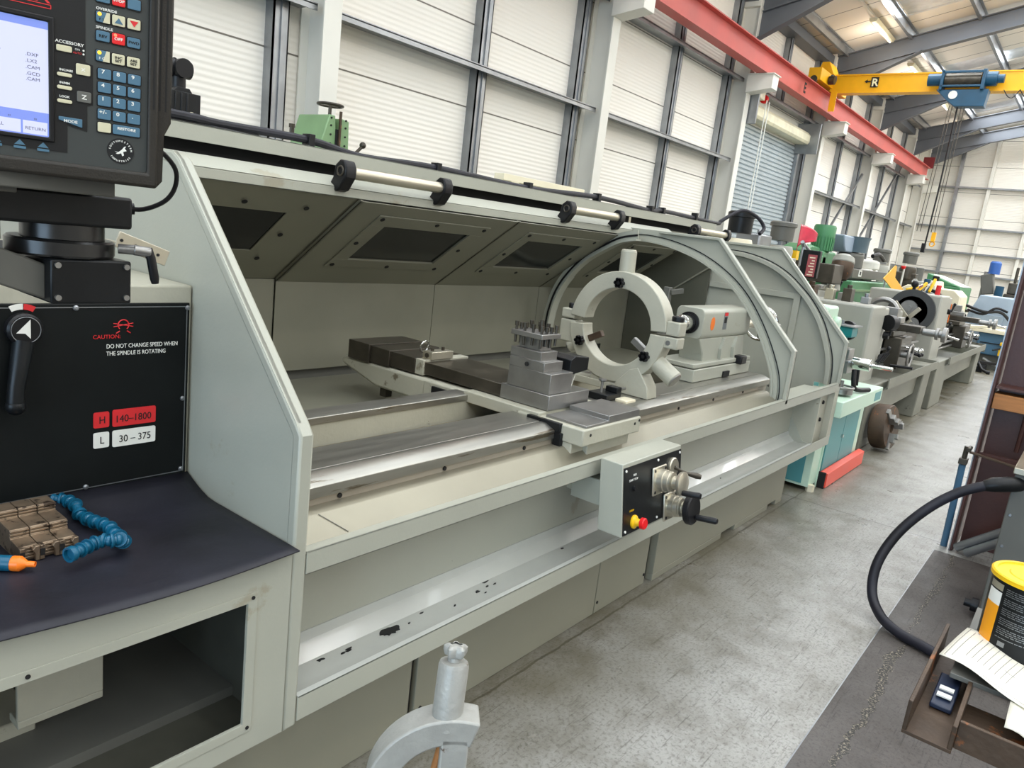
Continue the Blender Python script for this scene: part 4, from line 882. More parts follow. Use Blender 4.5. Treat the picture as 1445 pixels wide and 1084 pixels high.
MB().box(3.98, 4.06, 1.565, 1.59, 0.925, 0.955).build('base_slot', m_hole, ts)
MB().rev([(0.058, 0), (0.058, 0.012), (0.046, 0.014), (0.046, 0.03), (0.0, 0.03)], (3.67, 1.68, 1.222), (-1, 0, 0), 36).build('quill_gland', m_black, ts)
MB().rev([(0.042, 0), (0.042, 0.065), (0.039, 0.067), (0.039, 0.09), (0.034, 0.092), (0.034, 0.115), (0.024, 0.12), (0.0, 0.17)], (3.65, 1.68, 1.222), (-1, 0, 0), 36).build('live_centre', m_chrome, ts)
hw = MB().rev([(0.05, 0), (0.05, 0.03), (0.03, 0.035), (0.03, 0.09), (0.0, 0.09)], (4.33, 1.68, 1.205), (1, 0, 0), 28).cyl((4.36, 1.65, 1.2), (4.62, 1.64, 1.20), 0.026).build('handwheel_hub', m_alu, ts)
MB().torus((4.62, 1.64, 1.20), (1, 0, 0), 0.10, 0.012, 36).beam((4.62, 1.54, 1.20), (4.62, 1.74, 1.20), 0.014, 0.014).beam((4.62, 1.64, 1.10), (4.62, 1.64, 1.30), 0.014, 0.014, up=(0, 1, 0)).build('handwheel_rim', m_chrome, hw)
MB().cyl((4.62, 1.55, 1.20), (4.70, 1.55, 1.20), 0.011).build('handwheel_grip', m_steel, hw)
MB().prism([(3.77+0.026*math.cos(a)+0.02, 1.225+0.036*math.sin(a)) for a in [2*PI*i/16 for i in range(16)]], 'y', 1.5985, 1.60).build('orange_sticker', m_orange, ts)
MB().box(3.93, 3.98, 1.5985, 1.60, 1.19, 1.285).build('warning_label', m_galv, ts)
MB().box(3.932, 3.978, 1.598, 1.5985, 1.265, 1.283).build('warning_header', m_redp, ts)
MB().box(3.938, 3.972, 1.598, 1.5985, 1.225, 1.258).build('warning_pictogram', m_hole, ts)
# things behind the tailstock, on the far side of the guard
t = thing('hinged_guard_arm', 'dark hinged arm standing behind the live centre', 'arm', (4.2, 2.1, 1.0))
MB().box(4.15, 4.19, 2.06, 2.10, 0.745, 1.36).build('arm_post', m_dgrey, t, bev=0.003)
MB().beam((4.17, 2.06, 1.33), (4.25, 2.02, 1.345), 0.02, 0.03).build('arm_bar', m_dgrey, t, bev=0.002)

# ================================================================ loose things on the mat
t = thing('modular_coolant_hose', 'blue segmented coolant hose curling over the black mat', 'hose', (0.5, 1.45, 0.86))
hp_ = [(0.640, 1.742), (0.655, 1.730), (0.661, 1.708), (0.663, 1.680), (0.660, 1.650), (0.664, 1.620), (0.669, 1.598), (0.677, 1.575), (0.680, 1.548), (0.675, 1.520), (0.676, 1.495), (0.672, 1.468), (0.657, 1.456), (0.641, 1.460), (0.630, 1.470), (0.612, 1.467), (0.596, 1.459), (0.580, 1.451), (0.563, 1.445)]
for i in range(len(hp_)-1):
    a = Vector((*hp_[i], 0.872 + 0.014*(i > 11) + (0.012 if i < 4 else 0))); c = Vector((*hp_[i+1], 0.872 + 0.014*(i+1 > 11) + (0.012 if i+1 < 4 else 0)))
    d = (c-a); L = d.length; d.normalize()
    MB().rev([(0.009, -0.004), (0.0115, -0.001), (0.0115, 0.004), (0.0095, 0.006), (0.0095, L*0.55), (0.0135, L*0.66), (0.0155, L*0.85), (0.0155, L*1.0), (0.0115, L*1.0)], a, d, 18).build('hose_segment', m_hoseblue, t)
a = Vector((0.563, 1.445, 0.886)); d = Vector((-0.017, -0.006, 0)).normalized()
MB().rev([(0.0155, 0), (0.0155, 0.008), (0.0115, 0.008), (0.0115, 0.001), (0, 0.001)], a, d, 18).build('hose_mouth', m_hoseblue, t)
t = thing('hose_nozzle', 'short blue hose end with an orange nozzle at the left edge of the mat', 'nozzle', (0.46, 1.5, 0.86))
MB().rev([(0.0, 0), (0.014, 0), (0.014, 0.035), (0.011, 0.04), (0.015, 0.045), (0.015, 0.07), (0.0, 0.07)], (0.430, 1.551, 0.868), (0.72, -0.69, 0), 20).build('hose_piece', m_hoseblue, t)
MB().rev([(0.0135, 0), (0.0145, 0.006), (0.0145, 0.018), (0.006, 0.03), (0.0055, 0.044), (0.004, 0.044), (0.003, 0.036), (0, 0.036)], (0.478, 1.505, 0.868), (0.72, -0.69, 0), 24).build('orange_nozzle', m_orange, t)
m_jaw = mat('old_hardened_steel', srgb(142, 124, 104), 0.35, 0.7, var=0.3, scale=25, speck=[(srgb(70, 58, 48), 0.56, 40), (srgb(190, 100, 50), 0.66, 18)])
def jaw(x0, lab):
    t = thing('chuck_jaw', lab, 'chuck jaw', (x0+0.018, 1.6, 0.852), group='stepped chuck jaws on the rubber mat')
    w_ = 0.0350; mb = MB(); c = x0 + w_/2
    sd = [(1.432, 0.853), (1.432, 0.888), (1.445, 0.897), (1.505, 0.897), (1.507, 0.925), (1.595, 0.925), (1.597, 0.951), (1.68, 0.951), (1.68, 0.853)]
    # body with ridged step faces
    pr = [(1.531, 0.853)]
    for (y, za, zb, nn) in ((1.531, 0.857, 0.883, 4), (1.575, 0.884, 0.903, 3), (1.636, 0.903, 0.921, 3)):
        hh = (zb-za)/nn
        for q in range(nn): pr += [(y-0.003, za+q*hh+0.001), (y-0.003, za+q*hh+hh*0.7), (y+0.001, za+q*hh+hh*0.75), (y+0.001, za+q*hh+hh*0.98)]
    pr += [(1.68, 0.921), (1.68, 0.853)]
    mb.prism(pr, 'x', x0+0.0006, x0+w_-0.0006)
    mb.build('jaw_body', m_jaw, t, bev=0.0008)
    MB().prism([(x0, 0.853), (x0, 0.883), (x0+0.008, 0.883), (x0+0.013, 0.876), (x0+0.008, 0.868), (x0+0.008, 0.853)], 'y', 1.520, 1.531).prism([(x0+w_, 0.853), (x0+w_, 0.883), (x0+w_-0.008, 0.883), (x0+w_-0.013, 0.876), (x0+w_-0.008, 0.868), (x0+w_-0.008, 0.853)], 'y', 1.520, 1.531).build('jaw_nose', m_jaw, t, bev=0.001)
    MB().box(x0-0.0, x0+0.008, 1.5185, 1.520, 0.862, 0.876).build('jaw_slot', m_hole, t)
for i, lab in enumerate(('leftmost of three stepped steel chuck jaws on the black mat', 'middle of three stepped steel chuck jaws on the black mat', 'rightmost of three stepped steel chuck jaws, next to the blue hose')):
    jaw(0.4995 + 0.0355*i, lab)

# ================================================================ control pendant on its swing arm
PN = thing('control_pendant', 'black machine control pendant with lit screen and blue keypad', 'control panel', (0.47767, 0.99660, 1.61685), math.atan2(-0.2717, 0.9624))
m_face = mat('pendant_grey_face', srgb(62, 65, 63), 0.45, spec=0.3, var=0.06)
m_dkface = mat('pendant_dark_field', srgb(28, 28, 28), 0.45, spec=0.3, var=0.08)
m_keyb = mat('blue_key', srgb(72, 110, 132), 0.42, var=0.06)
m_keyc = mat('cream_key', srgb(206, 200, 168), 0.42, var=0.05)
m_case = mat('pendant_case', srgb(44, 41, 36), 0.45, spec=0.3, var=0.08, bump=0.15, bscale=400)
k_ = 0.001
def pb(mb, name, m, parent=PN, bev=0): return mb.build(name, m, parent, bev=bev, local=True)
def B(s0, s1, t0, t1, d0, d1): return MB().box(s0*k_, s1*k_, -d1*k_, -d0*k_, t0*k_, t1*k_)   # d counts toward the viewer
sh = MB().prism([(x*k_, z*k_) for x, z in ((-270, -22), (12, -22), (20, -12), (21, 45), (29, 62), (30, 262), (24, 268), (-270, 268))], 'y', 0.075, -0.004)
pb(sh, 'case', m_case, bev=0.003)
pb(MB().ring([(x*k_, z*k_) for x, z in ((-270, -22), (12, -22), (12, 262), (-270, 262))], [(x*k_, z*k_) for x, z in ((-262, -3.5), (0.5, -3.5), (0.5, 254), (-262, 254))], 'y', -0.012, -0.003), 'case_rim', m_case, bev=0.003)
pb(B(-262, 0.5, -3.5, 254, 3, 5), 'face_plate', m_face)
field = [(-262, 8), (-87, 8), (-87, 40), (-66, 36), (-66, 66), (-60, 68), (-60, 114), (-68, 116), (-68, 254), (-262, 254)]
pb(MB().prism([(x*k_, z*k_) for x, z in field], 'y', -0.0056, -0.005), 'dark_field', m_dkface)
bez = pb(MB().ring([(x*k_, z*k_) for x, z in ((-255, 18), (-100, 18), (-100, 158), (-255, 158))], [(x*k_, z*k_) for x, z in ((-248, 23), (-106, 23), (-106, 151.5), (-248, 151.5))], 'y', -0.0085, -0.0055), 'screen_bezel', m_black, bev=0.002)
m_scr = mat('screen_light', (0.3, 0.3, 0.4), 0.3, var=0.0, emit=(srgb(196, 202, 226), 0.85))
m_scrb = mat('screen_blue_light', (0.1, 0.1, 0.3), 0.3, var=0.0, emit=(srgb(120, 150, 224), 0.85))
m_scrt = mat('screen_text_colour', srgb(70, 70, 96), 0.6, var=0, emit=(srgb(70, 72, 100), 0.5))
scr = pb(B(-248, -106, 23, 151.5, 5.5, 6.2), 'screen', m_scr)
pb(B(-248, -106, 143, 151.5, 6.2, 6.3), 'screen_title_bar', m_scrb, scr)
pb(B(-248, -106, 46, 50, 6.2, 6.3), 'screen_strip', m_scrb, scr)
pb(B(-248, -106, 23, 46, 6.2, 6.3), 'screen_strip', m_scrb, scr)
for a, c in ((-132, -107.5), (-157, -134), (-182, -159)): pb(B(a, c, 24.5, 39, 6.3, 6.4), 'soft_key', m_scr, scr)
def pt(body, size, s, t, m, parent, sx=1.0, bold=0.0, d=6.5, align='LEFT'): return text('printed_text', body, size*k_, (s*k_, -d*k_, t*k_), (1, 0, 0), (0, 0, 1), m, parent, local=True, ext=0.00005, sx=sx, bold=bold, align=align)
for s, q in (('.DXF', 111), ('.LX2', 104), ('.CAM', 97), ('.GCD', 90), ('.CAM', 84)): pt(s, 5.2, -128.5, q, m_scrt, scr, 1.15)
pt('D', 5.2, -156, 111, m_scrt, scr); pt('RETURN', 5.0, -130, 29, m_scrt, scr, 1.1); pt('CALL', 5, -163.5, 30, m_scrt, scr, 1.1); pt('F7', 3, -146.5, 40.5, m_scrt, scr); pt('F8', 3, -121, 40.5, m_scrt, scr)
def key(s0, s1, t0, t1, m, lab=None, lm=m_wht, size=5.0, r=1.6, ly=0.5, lx=0.5, sx=1.2):
    kb = pb(MB().prism(rrect(s0*k_, s1*k_, t0*k_, t1*k_, r*k_), 'y', -0.0075, -0.005), 'key', m, bev=0.0005)
    pb(MB().prism(rrect((s0-1)*k_, (s1+1)*k_, (t0-1)*k_, (t1+1)*k_, (r+.8)*k_), 'y', -0.0062, -0.0049), 'key_surround', m_black, kb)
    if lab:
        for i, ln in enumerate(lab.split('|')):
            n_ = len(lab.split('|')); pt(ln, size, s0+(s1-s0)*lx, t0+(t1-t0)*ly - size*0.36 + (n_-1)*size*0.45 - i*size*0.95, lm, kb, sx, 0.00012, 7.7, 'CENTER')
    return kb
g0, gp, gw, gh = -55, 16.4, 14.3, 12
for r, row in enumerate((('7', '8', '9'), ('4', '5', '6'), ('1', '2', '3'), ('+/-', '0', '.'))):
    for c, l in enumerate(row):
        x = g0 + gp*c; z = 112.5 - 15.6*r; key(x, x+gw, z-gh, z, m_keyb, l, m_wht, 6, ly=0.72, lx=0.38)
key(-55, -40.5, 38.5, 50, m_keyc); key(-38.5, -8, 38.5, 50, m_keyb, 'RESTORE', m_wht, 4.2, ly=0.66)
kk = key(-57, -42.5, 120.5, 133, m_keyb, None); pb(MB().cyl((-0.0535, -0.0076, 0.130), (-0.0535, -0.0079, 0.130), 0.0022, n=14), 'amber_light', mat('amber_lamp', (0.9, 0.55, 0.05), 0.4, var=0, emit=(srgb(255, 190, 40), 1.2)), kk); pb(MB().prism([(-0.050, 0.1205), (-0.0425, 0.1205), (-0.0425, 0.133), (-0.046, 0.133)], 'y', -0.0078, -0.0075), 'key_half', m_keyc, kk); pt('F|C'.replace('|', ' '), 4, -54, 122.5, m_wht, kk, 1.1, 0, 7.9)
key(-40, -26, 120.5, 132.5, m_keyc, 'INC|SET', m_hole, 4); key(-23.5, -9, 120.5, 132.5, m_keyc, 'ABS|SET', m_hole, 4)
key(-57, -42.5, 143.5, 155, m_keyb, 'REV', m_hole, 4.4); kk = key(-40, -26, 143.5, 156, m_emred, 'OFF', m_wht, 4.4); pb(MB().cyl((-0.0365, -0.0076, 0.1535), (-0.0365, -0.0079, 0.1535), 0.0018, n=12), 'red_light', mat('red_lamp', (0.9, 0.1, 0.05), 0.4, var=0, emit=((1, 0.2, 0.1), 1.5)), kk); key(-23.5, -9, 143.5, 155, m_keyb, 'FWD', m_hole, 4.4)
pt('SPINDLE', 4.2, -57, 157.5, m_wht, PN, 1.15, 0.0001, 5.3); pt('OVERRIDE', 4.2, -57, 178.5, m_wht, PN, 1.15, 0.0001, 5.3)
kk = key(-57, -42.5, 164.5, 176.5, m_keyb); pb(MB().cyl((-0.0535, -0.0076, 0.1735), (-0.0535, -0.0079, 0.1735), 0.0022, n=14), 'amber_light', bpy.data.materials['amber_lamp'], kk); pb(MB().prism([(-0.050, 0.1645), (-0.0425, 0.1645), (-0.0425, 0.1765), (-0.046, 0.1765)], 'y', -0.0078, -0.0075), 'key_half', m_keyc, kk); pt('F S', 4, -54, 166.5, m_hole, kk, 1.1, 0, 7.9)
kk = key(-40, -26, 164.5, 176.5, m_keyc); pb(MB().prism([(-0.0375, 0.167), (-0.0285, 0.167), (-0.033, 0.1735)], 'y', -0.0079, -0.0076), 'up_arrow', m_keyb, kk)
kk = key(-23.5, -9, 164.5, 176.5, m_keyc); pb(MB().prism([(-0.021, 0.174), (-0.0115, 0.174), (-0.0162, 0.1672)], 'y', -0.0079, -0.0076), 'down_arrow', m_redp, kk)
key(-40, -26, 187, 199, m_emred, 'STOP', m_wht, 4.2); key(-57, -42.5, 187, 199, m_keyb, 'GO', m_hole, 4.2); key(-23.5, -9, 187, 199, m_keyb)
pt('ACCESSORY', 4.6, -99, 132.5, m_wht, PN, 1.15, 0.0001, 5.9); key(-98, -82, 123, 130, m_keyc)
pt('ON', 3, -79, 127.5, m_wht, PN, 1.1, 0, 5.9); pt('AUTO', 3, -81, 123.5, m_redp, PN, 1.1, 0, 5.9)
pb(MB().cyl((-0.070, -0.0056, 0.1285), (-0.070, -0.0062, 0.1285), 0.0011, n=10).cyl((-0.070, -0.0056, 0.1243), (-0.070, -0.0062, 0.1243), 0.0011, n=10), 'status_light', m_wht)
key(-78, -63, 100.5, 113, m_keyc, 'X', m_wht, 5); key(-77, -62, 69.5, 82, m_dgrey, 'Z', m_wht, 7)
for z, l in ((98, 'INC/ABS'), (83.5, 'IN/MM'), (68, 'LOOK')):
    key(-97.5, -82, z-2.8, z+1.4, m_keyc, r=1.9); pt(l, 3.4, -95, z+3.6, m_wht, PN, 1.1, 0.0001, 5.9)
kb = pb(MB().prism([(-0.096, 0.0495), (-0.0715, 0.0495), (-0.0715, 0.0395), (-0.096, 0.0455)], 'y', -0.0075, -0.005), 'mode_key', m_keyb, bev=0.0005); pt('MODE', 4.4, -91, 43.8, m_wht, kb, 1.15, 0.0001, 7.7)
for i in range(4):
    x = -113 - 23.3*i + 1
    pb(MB().prism([(x*k_-0.0055, 0.0105), (x*k_+0.0055, 0.0105), (x*k_, 0.0165)], 'y', -0.0066, -0.0055), 'arrow_key', m_keyb); pb(B(x-6, x+6, 6.2, 9, 5.5, 6.6), 'arrow_key_bar', m_keyb)
for i in range(3): pb(MB().prism(rrect((5.5+7.5*i)*k_, (7.7+7.5*i)*k_, 0.075, 0.25, 0.001), 'y', -0.0125, -0.0118), 'case_groove', m_hole) if i == 0 else pb(B(14+(i-1)*7, 16+(i-1)*7, 75, 250, 3.6, 4.3), 'case_groove', m_hole)
# round maker's badge
lg = pb(MB().cyl((-0.0295, -0.0049, 0.019), (-0.0295, -0.0058, 0.019), 0.0152, n=40), 'round_badge', m_hole)
pb(MB().prism([((-29.5+x)*k_, (19+z)*k_) for x, z in ((-7, -1), (-2.5, -1.5), (1, 1.5), (4, 5.8), (6.2, 6.4), (4.6, 3.6), (6.8, 1), (2.8, -0.6), (3.8, -4.6), (2, -6), (0.6, -2.6), (-3, -4), (-5.5, -3.6), (-3.2, -2.2))], 'y', -0.0061, -0.0058), 'bird_emblem', m_wht, lg)
def ringtext(s, a0, a1, rad, up):
    for i, ch in enumerate(s):
        a = math.radians(a0 + (a1-a0)*i/(len(s)-1)); r_ = Vector((math.cos(a), 0, math.sin(a)))
        u = r_ if up else -r_; rt = Vector((u.z, 0, -u.x)); c = Vector((-0.0295, -0.006, 0.019)) + r_*rad - u*0.0011
        text('badge_letter', ch, 0.0030, c, rt, u, m_wht, lg, local=True, ext=0.00005, align='CENTER', bold=0.00008)
ringtext('SOUTHWESTERN', 172, 8, 0.0122, True); ringtext('INDUSTRIES', 215, 325, 0.0122, False)
# red outlined lettering at the top of the screen field
pb(MB().beam((-0.175, -0.0058, 0.1665), (-0.103, -0.0058, 0.1665), 0.0004, 0.0008).beam((-0.175, -0.0058, 0.1705), (-0.103, -0.0058, 0.1705), 0.0004, 0.0008).beam((-0.103, -0.0058, 0.1665), (-0.103, -0.0058, 0.1705), 0.0004, 0.0008, up=(1, 0, 0)), 'red_rule', m_redp)
pt('TRAX', 19, -158, 172.5, m_redp, PN, 1.1, 0.0003, 5.9)
m_oil = mat('oiled_black_steel', srgb(66, 66, 66), 0.28, 0.8, var=0.15)
# swing arm, in room coordinates
def ab(mb, name, m, bev=0.002, parent=None):
    o = mb.build(name, m, parent or PN, bev=bev, local=True)
    if parent is None: o.matrix_parent_inverse = (Matrix.Translation(PN.location) @ Matrix.Rotation(PN.rotation_euler.z, 4, 'Z')).inverted()
    return o
ab(MB().box(0.05, 0.511, 1.10, 1.20, 1.533, 1.577), 'mounting_bar', m_blackm, 0.004)
ab(MB().box(0.20, 0.46, 1.04, 1.16, 1.577, 1.60).box(0.30, 0.36, 1.08, 1.12, 1.57, 1.64), 'tilt_bracket', m_dgrey, 0.002)
ab(MB().rev([(0.052, 0), (0.052, 0.022)], (0.440, 1.155, 1.512), (0, 0, 1), 48), 'upper_collar', m_oil, 0.001)
cl = ab(MB().rev([(0.0, 0), (0.066, 0), (0.068, 0.003), (0.068, 0.020), (0.065, 0.023), (0, 0.023)], (0.441, 1.165, 1.489), (0, 0, 1), 56), 'swivel_collar', m_oil, 0)
ab(MB().cyl((0.495, 1.11, 1.505), (0.515, 1.10, 1.505), 0.007).cyl((0.512, 1.10, 1.505), (0.534, 1.095, 1.503), 0.0075, n=16), 'lever_boss', m_steel, 0.001, cl)
ab(MB().tube([(0.530, 1.097, 1.507), (0.535, 1.095, 1.495), (0.540, 1.093, 1.465), (0.541, 1.093, 1.458)], 0.006, 12, radii=[0.0075, 0.0065, 0.0065, 0.005]), 'locking_lever', m_black, 0, cl)
ab(MB().box(0.404, 0.510, 1.10, 1.22, 1.427, 1.488), 'pivot_block', m_blackm, 0.003)
mb = MB()
for x in (0.412, 0.502):
    for z in (1.436, 1.480): mb.cyl((x, 1.096, z), (x, 1.10, z), 0.004, n=14)
ab(mb, 'block_screw', m_steel, 0)
ab(MB().prism([(0.406, 1.478), (0.406, 1.430), (0.30, 1.468), (0.0, 1.50), (-0.3, 1.53), (-0.3, 1.56), (0.0, 1.535), (0.3, 1.518)], 'y', 1.12, 1.20), 'support_arm', m_dgrey, 0.003)
ab(MB().cyl((-0.25, 1.16, 1.535), (-0.25, 1.9, 1.535), 0.04).box(-0.30, -0.2, 1.85, 1.95, 1.362, 1.58), 'rear_support', m_dgrey, 0.002)
ab(MB().tube([(0.511, 1.13, 1.562), (0.535, 1.12, 1.563), (0.556, 1.10, 1.578), (0.566, 1.09, 1.60), (0.558, 1.075, 1.625), (0.53, 1.06, 1.645), (0.505, 1.05, 1.65)], 0.0034, 8, smooth=5).cyl((0.508, 1.13, 1.561), (0.524, 1.125, 1.562), 0.008), 'signal_cable', m_black, 0)

# ================================================================ near foreground
# casting standing in front of the lathe
t = thing('spare_steady_frame', 'chipped pale grey casting with a lobed knob standing in front of the lathe', 'steady rest', (0.93, 0.79, 0))
mk = mat('chipped_silver_paint', srgb(158, 158, 152), 0.42, 0.1, var=0.08, scale=20, bump=0.5, bscale=60, speck=[(srgb(84, 66, 54), 0.66, 22), (srgb(120, 112, 100), 0.66, 60)])
ax = Vector((0.035, 0.02, 0.11)).normalized()
p0 = Vector((0.945, 0.779, 0.705)); p1 = Vector((0.962, 0.790, 0.812))
axd = (p1-p0).normalized()
MB().rev([(0.028, -0.02), (0.0285, 0.0), (0.0285, 0.096), (0.026, 0.103), (0.013, 0.104), (0.013, 0.112)], p0, axd, 32).build('jaw_tube', mk, t)
kn = MB(); c = p0 + axd*0.124; a1 = axd.orthogonal().normalized(); a2 = axd.cross(a1)
prof = []
def lob(u, v):
    a = 2*PI*u; r = 0.0195 + 0.0045*math.cos(5*a); hgt = (-0.012, -0.010, -0.002, 0.006, 0.010, 0.011)[int(v*5+.5)]; k = (0.45, 0.85, 1.0, 0.98, 0.78, 0.52)[int(v*5+.5)]
    return c + (a1*math.cos(a) + a2*math.sin(a))*r*k + axd*hgt
kn.grid(lob, 40, 5); kn.build('lobed_knob', mk, t)
MB().cyl(c-axd*0.012, c+axd*0.008, 0.0118, n=20).build('knob_core', mk, t)
# arched frame, in the upright plane through the tube axis
dv = Vector((-0.70, 0.71, 0)).normalized(); th = Vector((0.71, 0.70, 0)).normalized()
def fr(r, deg): return Vector((0.945, 0.779, 0.558)) + dv*(r*math.cos(math.radians(deg)) - 0.018) + Vector((0, 0, 1))*(r*math.sin(math.radians(deg)))
def arcpl(mb, R, r, d0, d1, n, hw):
    vs = []
    for i in range(n+1):
        d = d0 + (d1-d0)*i/n
        for rr in (r, R):
            for s in (-1, 1): vs.append(fr(rr, d) + th*s*hw)
    fs = [(0, 1, 3, 2), (4*n, 4*n+2, 4*n+3, 4*n+1)]
    for i in range(n):
        a, b = 4*i, 4*i+4
        fs += [(a, b, b+1, a+1), (a+2, a+3, b+3, b+2), (a, a+2, b+2, b), (a+1, b+1, b+3, a+3)]
    return mb.add(vs, fs)
arcpl(MB(), 0.158, 0.106, -40, 106, 36, 0.030).build('ring_frame', mk, t, bev=0.004)
MB().beam(fr(0.120, 90) , fr(0.120, 90) + Vector((0, 0, -0.688)), 0.06, 0.052, up=tuple(dv)).build('right_leg', mk, t, bev=0.004)
MB().beam(fr(0.132, -40), Vector((*fr(0.132, -40)[:2], 0.0)), 0.06, 0.052, up=tuple(dv)).build('left_leg', mk, t, bev=0.004)
MB().beam(fr(0.120, 90)*0.5+fr(0.132, -40)*0.5 - Vector((0, 0, 0)) + dv*0.2 - Vector((0, 0, fr(0.19, 45)[2]-0.2)) , fr(0.120, 90)*0.5+fr(0.132, -40)*0.5 - dv*0.2 - Vector((0, 0, fr(0.19, 45)[2]-0.2)), 0.08, 0.06).build('cross_foot', mk, t, bev=0.004) if False else None
MB().tube([fr(0.11, 80), fr(0.11, 80)+dv*0.03+Vector((0, 0, -0.2))], 0.008, 10).build('wooden_rod', m_wood, t)

# bench end with channel, plate, tin and drawing at the right edge
t = thing('steel_bench_end', 'rusty steel channel and plate of a bench end under the drawing', 'bench', (1.5, -0.1, 0))
MB().box(1.30, 1.62, -0.75, 0.062, 0.992, 1.0).build('grey_top_plate', m_dgrey, t, bev=0.001)
mb = MB(); A = Vector((1.10, 0.100, 0.985)); Bv = Vector((1.47, 0.100, 0.985))
mb.box(1.145, 1.47, 0.030, 0.094, 0.955, 0.961).box(1.145, 1.47, 0.088, 0.094, 0.961, 1.008).box(1.145, 1.47, 0.030, 0.036, 0.961, 0.998)
mb.build('steel_channel', m_rust, t, bev=0.001)
MB().prism([(0.030, 0.955), (0.030, 0.998), (-0.75, 1.0), (-0.75, 0.955)], 'x', 1.165, 1.172).build('brown_side_plate', m_rust, t, bev=0.001)
MB().box(1.172, 1.30, -0.75, 0.03, 0.955, 0.961).build('lower_plate', m_rust, t)
MB().box(1.25, 1.31, -0.72, -0.66, 0, 0.955).box(1.56, 1.62, -0.72, -0.66, 0, 0.992).box(1.56, 1.62, -0.36, -0.30, 0, 0.992).box(1.25, 1.31, -0.36, -0.30, 0, 0.955).build('bench_leg', m_rust, t, bev=0.003)
t = thing('grease_tin', 'black and orange tin with a yellow lid on the steel plate', 'tin', (1.475, -0.013, 1.0))
TC = (1.475, -0.013)
bd = MB().rev([(0.0, 0), (0.060, 0), (0.062, 0.003), (0.062, 0.128), (0.0, 0.128)], (*TC, 1.001), (0, 0, 1), 56).build('tin_body', m_blackm, t)
MB().rev([(0.062, 0.0), (0.0655, 0.001), (0.0655, 0.008), (0.063, 0.010), (0.057, 0.010), (0.056, 0.007), (0.040, 0.007), (0.038, 0.0085), (0, 0.0085)], (*TC, 1.128), (0, 0, 1), 56).build('yellow_lid', m_emyel, t)
def wrap(mb, a0, a1, z0, z1, r, n=10):
    la = [(TC[0]+r*math.cos(math.radians(a0+(a1-a0)*i/n)), TC[1]+r*math.sin(math.radians(a0+(a1-a0)*i/n))) for i in range(n+1)]
    lb = [(TC[0]+(r-.0006)*math.cos(math.radians(a0+(a1-a0)*i/n)), TC[1]+(r-.0006)*math.sin(math.radians(a0+(a1-a0)*i/n))) for i in range(n+1)]
    return mb.band(la, lb, 'z', z0, z1)
wrap(MB(), 112, 140, 1.018, 1.085, 0.0624).build('orange_label', mat('amber_label', srgb(244, 160, 20), 0.4), bd)
wrap(MB(), 112, 140, 1.085, 1.108, 0.0624).build('white_label', m_wht, bd)
wrap(MB(), 112, 140, 1.111, 1.122, 0.0624).build('bronze_label', m_alu, bd)
random.seed(9); mb = MB()
for r in range(26):
    z = 1.118 - r*0.0033 - (0.003 if r % 5 == 4 else 0)
    if r % 5 == 4: continue
    a = 146
    while a < 246:
        wdt = random.uniform(3, 9); wrap(mb, a, min(a+wdt, 250), z, z+0.0011, 0.0624, 3); a += wdt + random.uniform(0.8, 1.6)
mb.build('small_print', m_galv, bd)
wrap(MB(), 152, 162, 1.022, 1.030, 0.0624).build('round_mark', m_galv, bd)
# drawing sheet
t = thing('machine_drawing', 'creased white paper drawing lying over the steel channel', 'drawing', (1.4, 0, 1.01))
def sheet(u, v):
    P00, P10, P01, P11 = Vector((1.325, 0.084, 1.0)), Vector((1.17, -0.21, 1.0)), Vector((1.462, 0.062, 1.0)), Vector((1.40, -0.26, 1.0))
    p = P00*(1-u)*(1-v) + P10*u*(1-v) + P01*(1-u)*v + P11*u*v
    p.z = 1.011 + 0.006*math.sin(6*u+2*v) + 0.004*math.sin(14*u) - 0.010*(1-v)**3*u
    return p
MB().grid(sheet, 26, 14).build('sheet', m_paper, t, solid=0.0006)
mb = MB()
def ln(u0, v0, u1, v1, wd=0.0005, n=5):
    pts = [sheet(u0+(u1-u0)*i/n, v0+(v1-v0)*i/n) + Vector((0, 0, 0.0007)) for i in range(n+1)]
    for a, b in zip(pts, pts[1:]): mb.beam(a, b, wd, 0.0002)
ln(0.02, 0.04, 0.98, 0.04); ln(0.02, 0.96, 0.98, 0.96); ln(0.02, 0.04, 0.02, 0.96); ln(0.05, 0.08, 0.05, 0.9)
for i in range(8): ln(0.10+0.028*i, 0.2, 0.10+0.028*i, 0.78)
for i in range(10):
    u, v = random.uniform(0.38, 0.9), random.uniform(0.15, 0.8); a, b = random.uniform(0.03, 0.1), random.uniform(0.05, 0.14)
    ln(u, v, u+a, v); ln(u+a, v, u+a, v+b); ln(u, v+b, u+a, v+b); ln(u, v, u, v+b)
for i in range(26):
    u, v = random.uniform(0.3, 0.9), random.uniform(0.1, 0.9); ln(u, v, u+random.uniform(-.05, .08), v+random.uniform(-.08, .08), 0.0004, 2)
for i in range(22): ln(0.06+0.018*i, 0.90, 0.07+0.018*i, 0.90, 0.0012, 1)
mb.build('line_work', m_ink, t)
def sheet2(u, v):
    p = Vector((1.205, -0.02, 1.0))*(1-u)*(1-v) + Vector((1.12, -0.20, 1.0))*u*(1-v) + Vector((1.27, -0.02, 1.0))*(1-u)*v + Vector((1.22, -0.24, 1.0))*u*v
    p.x += 0.006*math.sin(20*u)*(1-v); p.z = 1.004 + 0.004*math.sin(7*v+3*u) - 0.008*(1-v); return p
MB().grid(sheet2, 20, 10).build('torn_lower_sheet', m_paper, t, solid=0.0006)
t = tag(MB().prism([(1.24, 0.962), (1.24, 0.970), (1.33, 0.982), (1.33, 0.962)], 'y', 0.045, 0.075).build('parts_packet', mat('navy_packet', srgb(30, 40, 62), 0.4), bev=0.002), 'dark navy packet tucked under the drawing in the channel', 'packet')
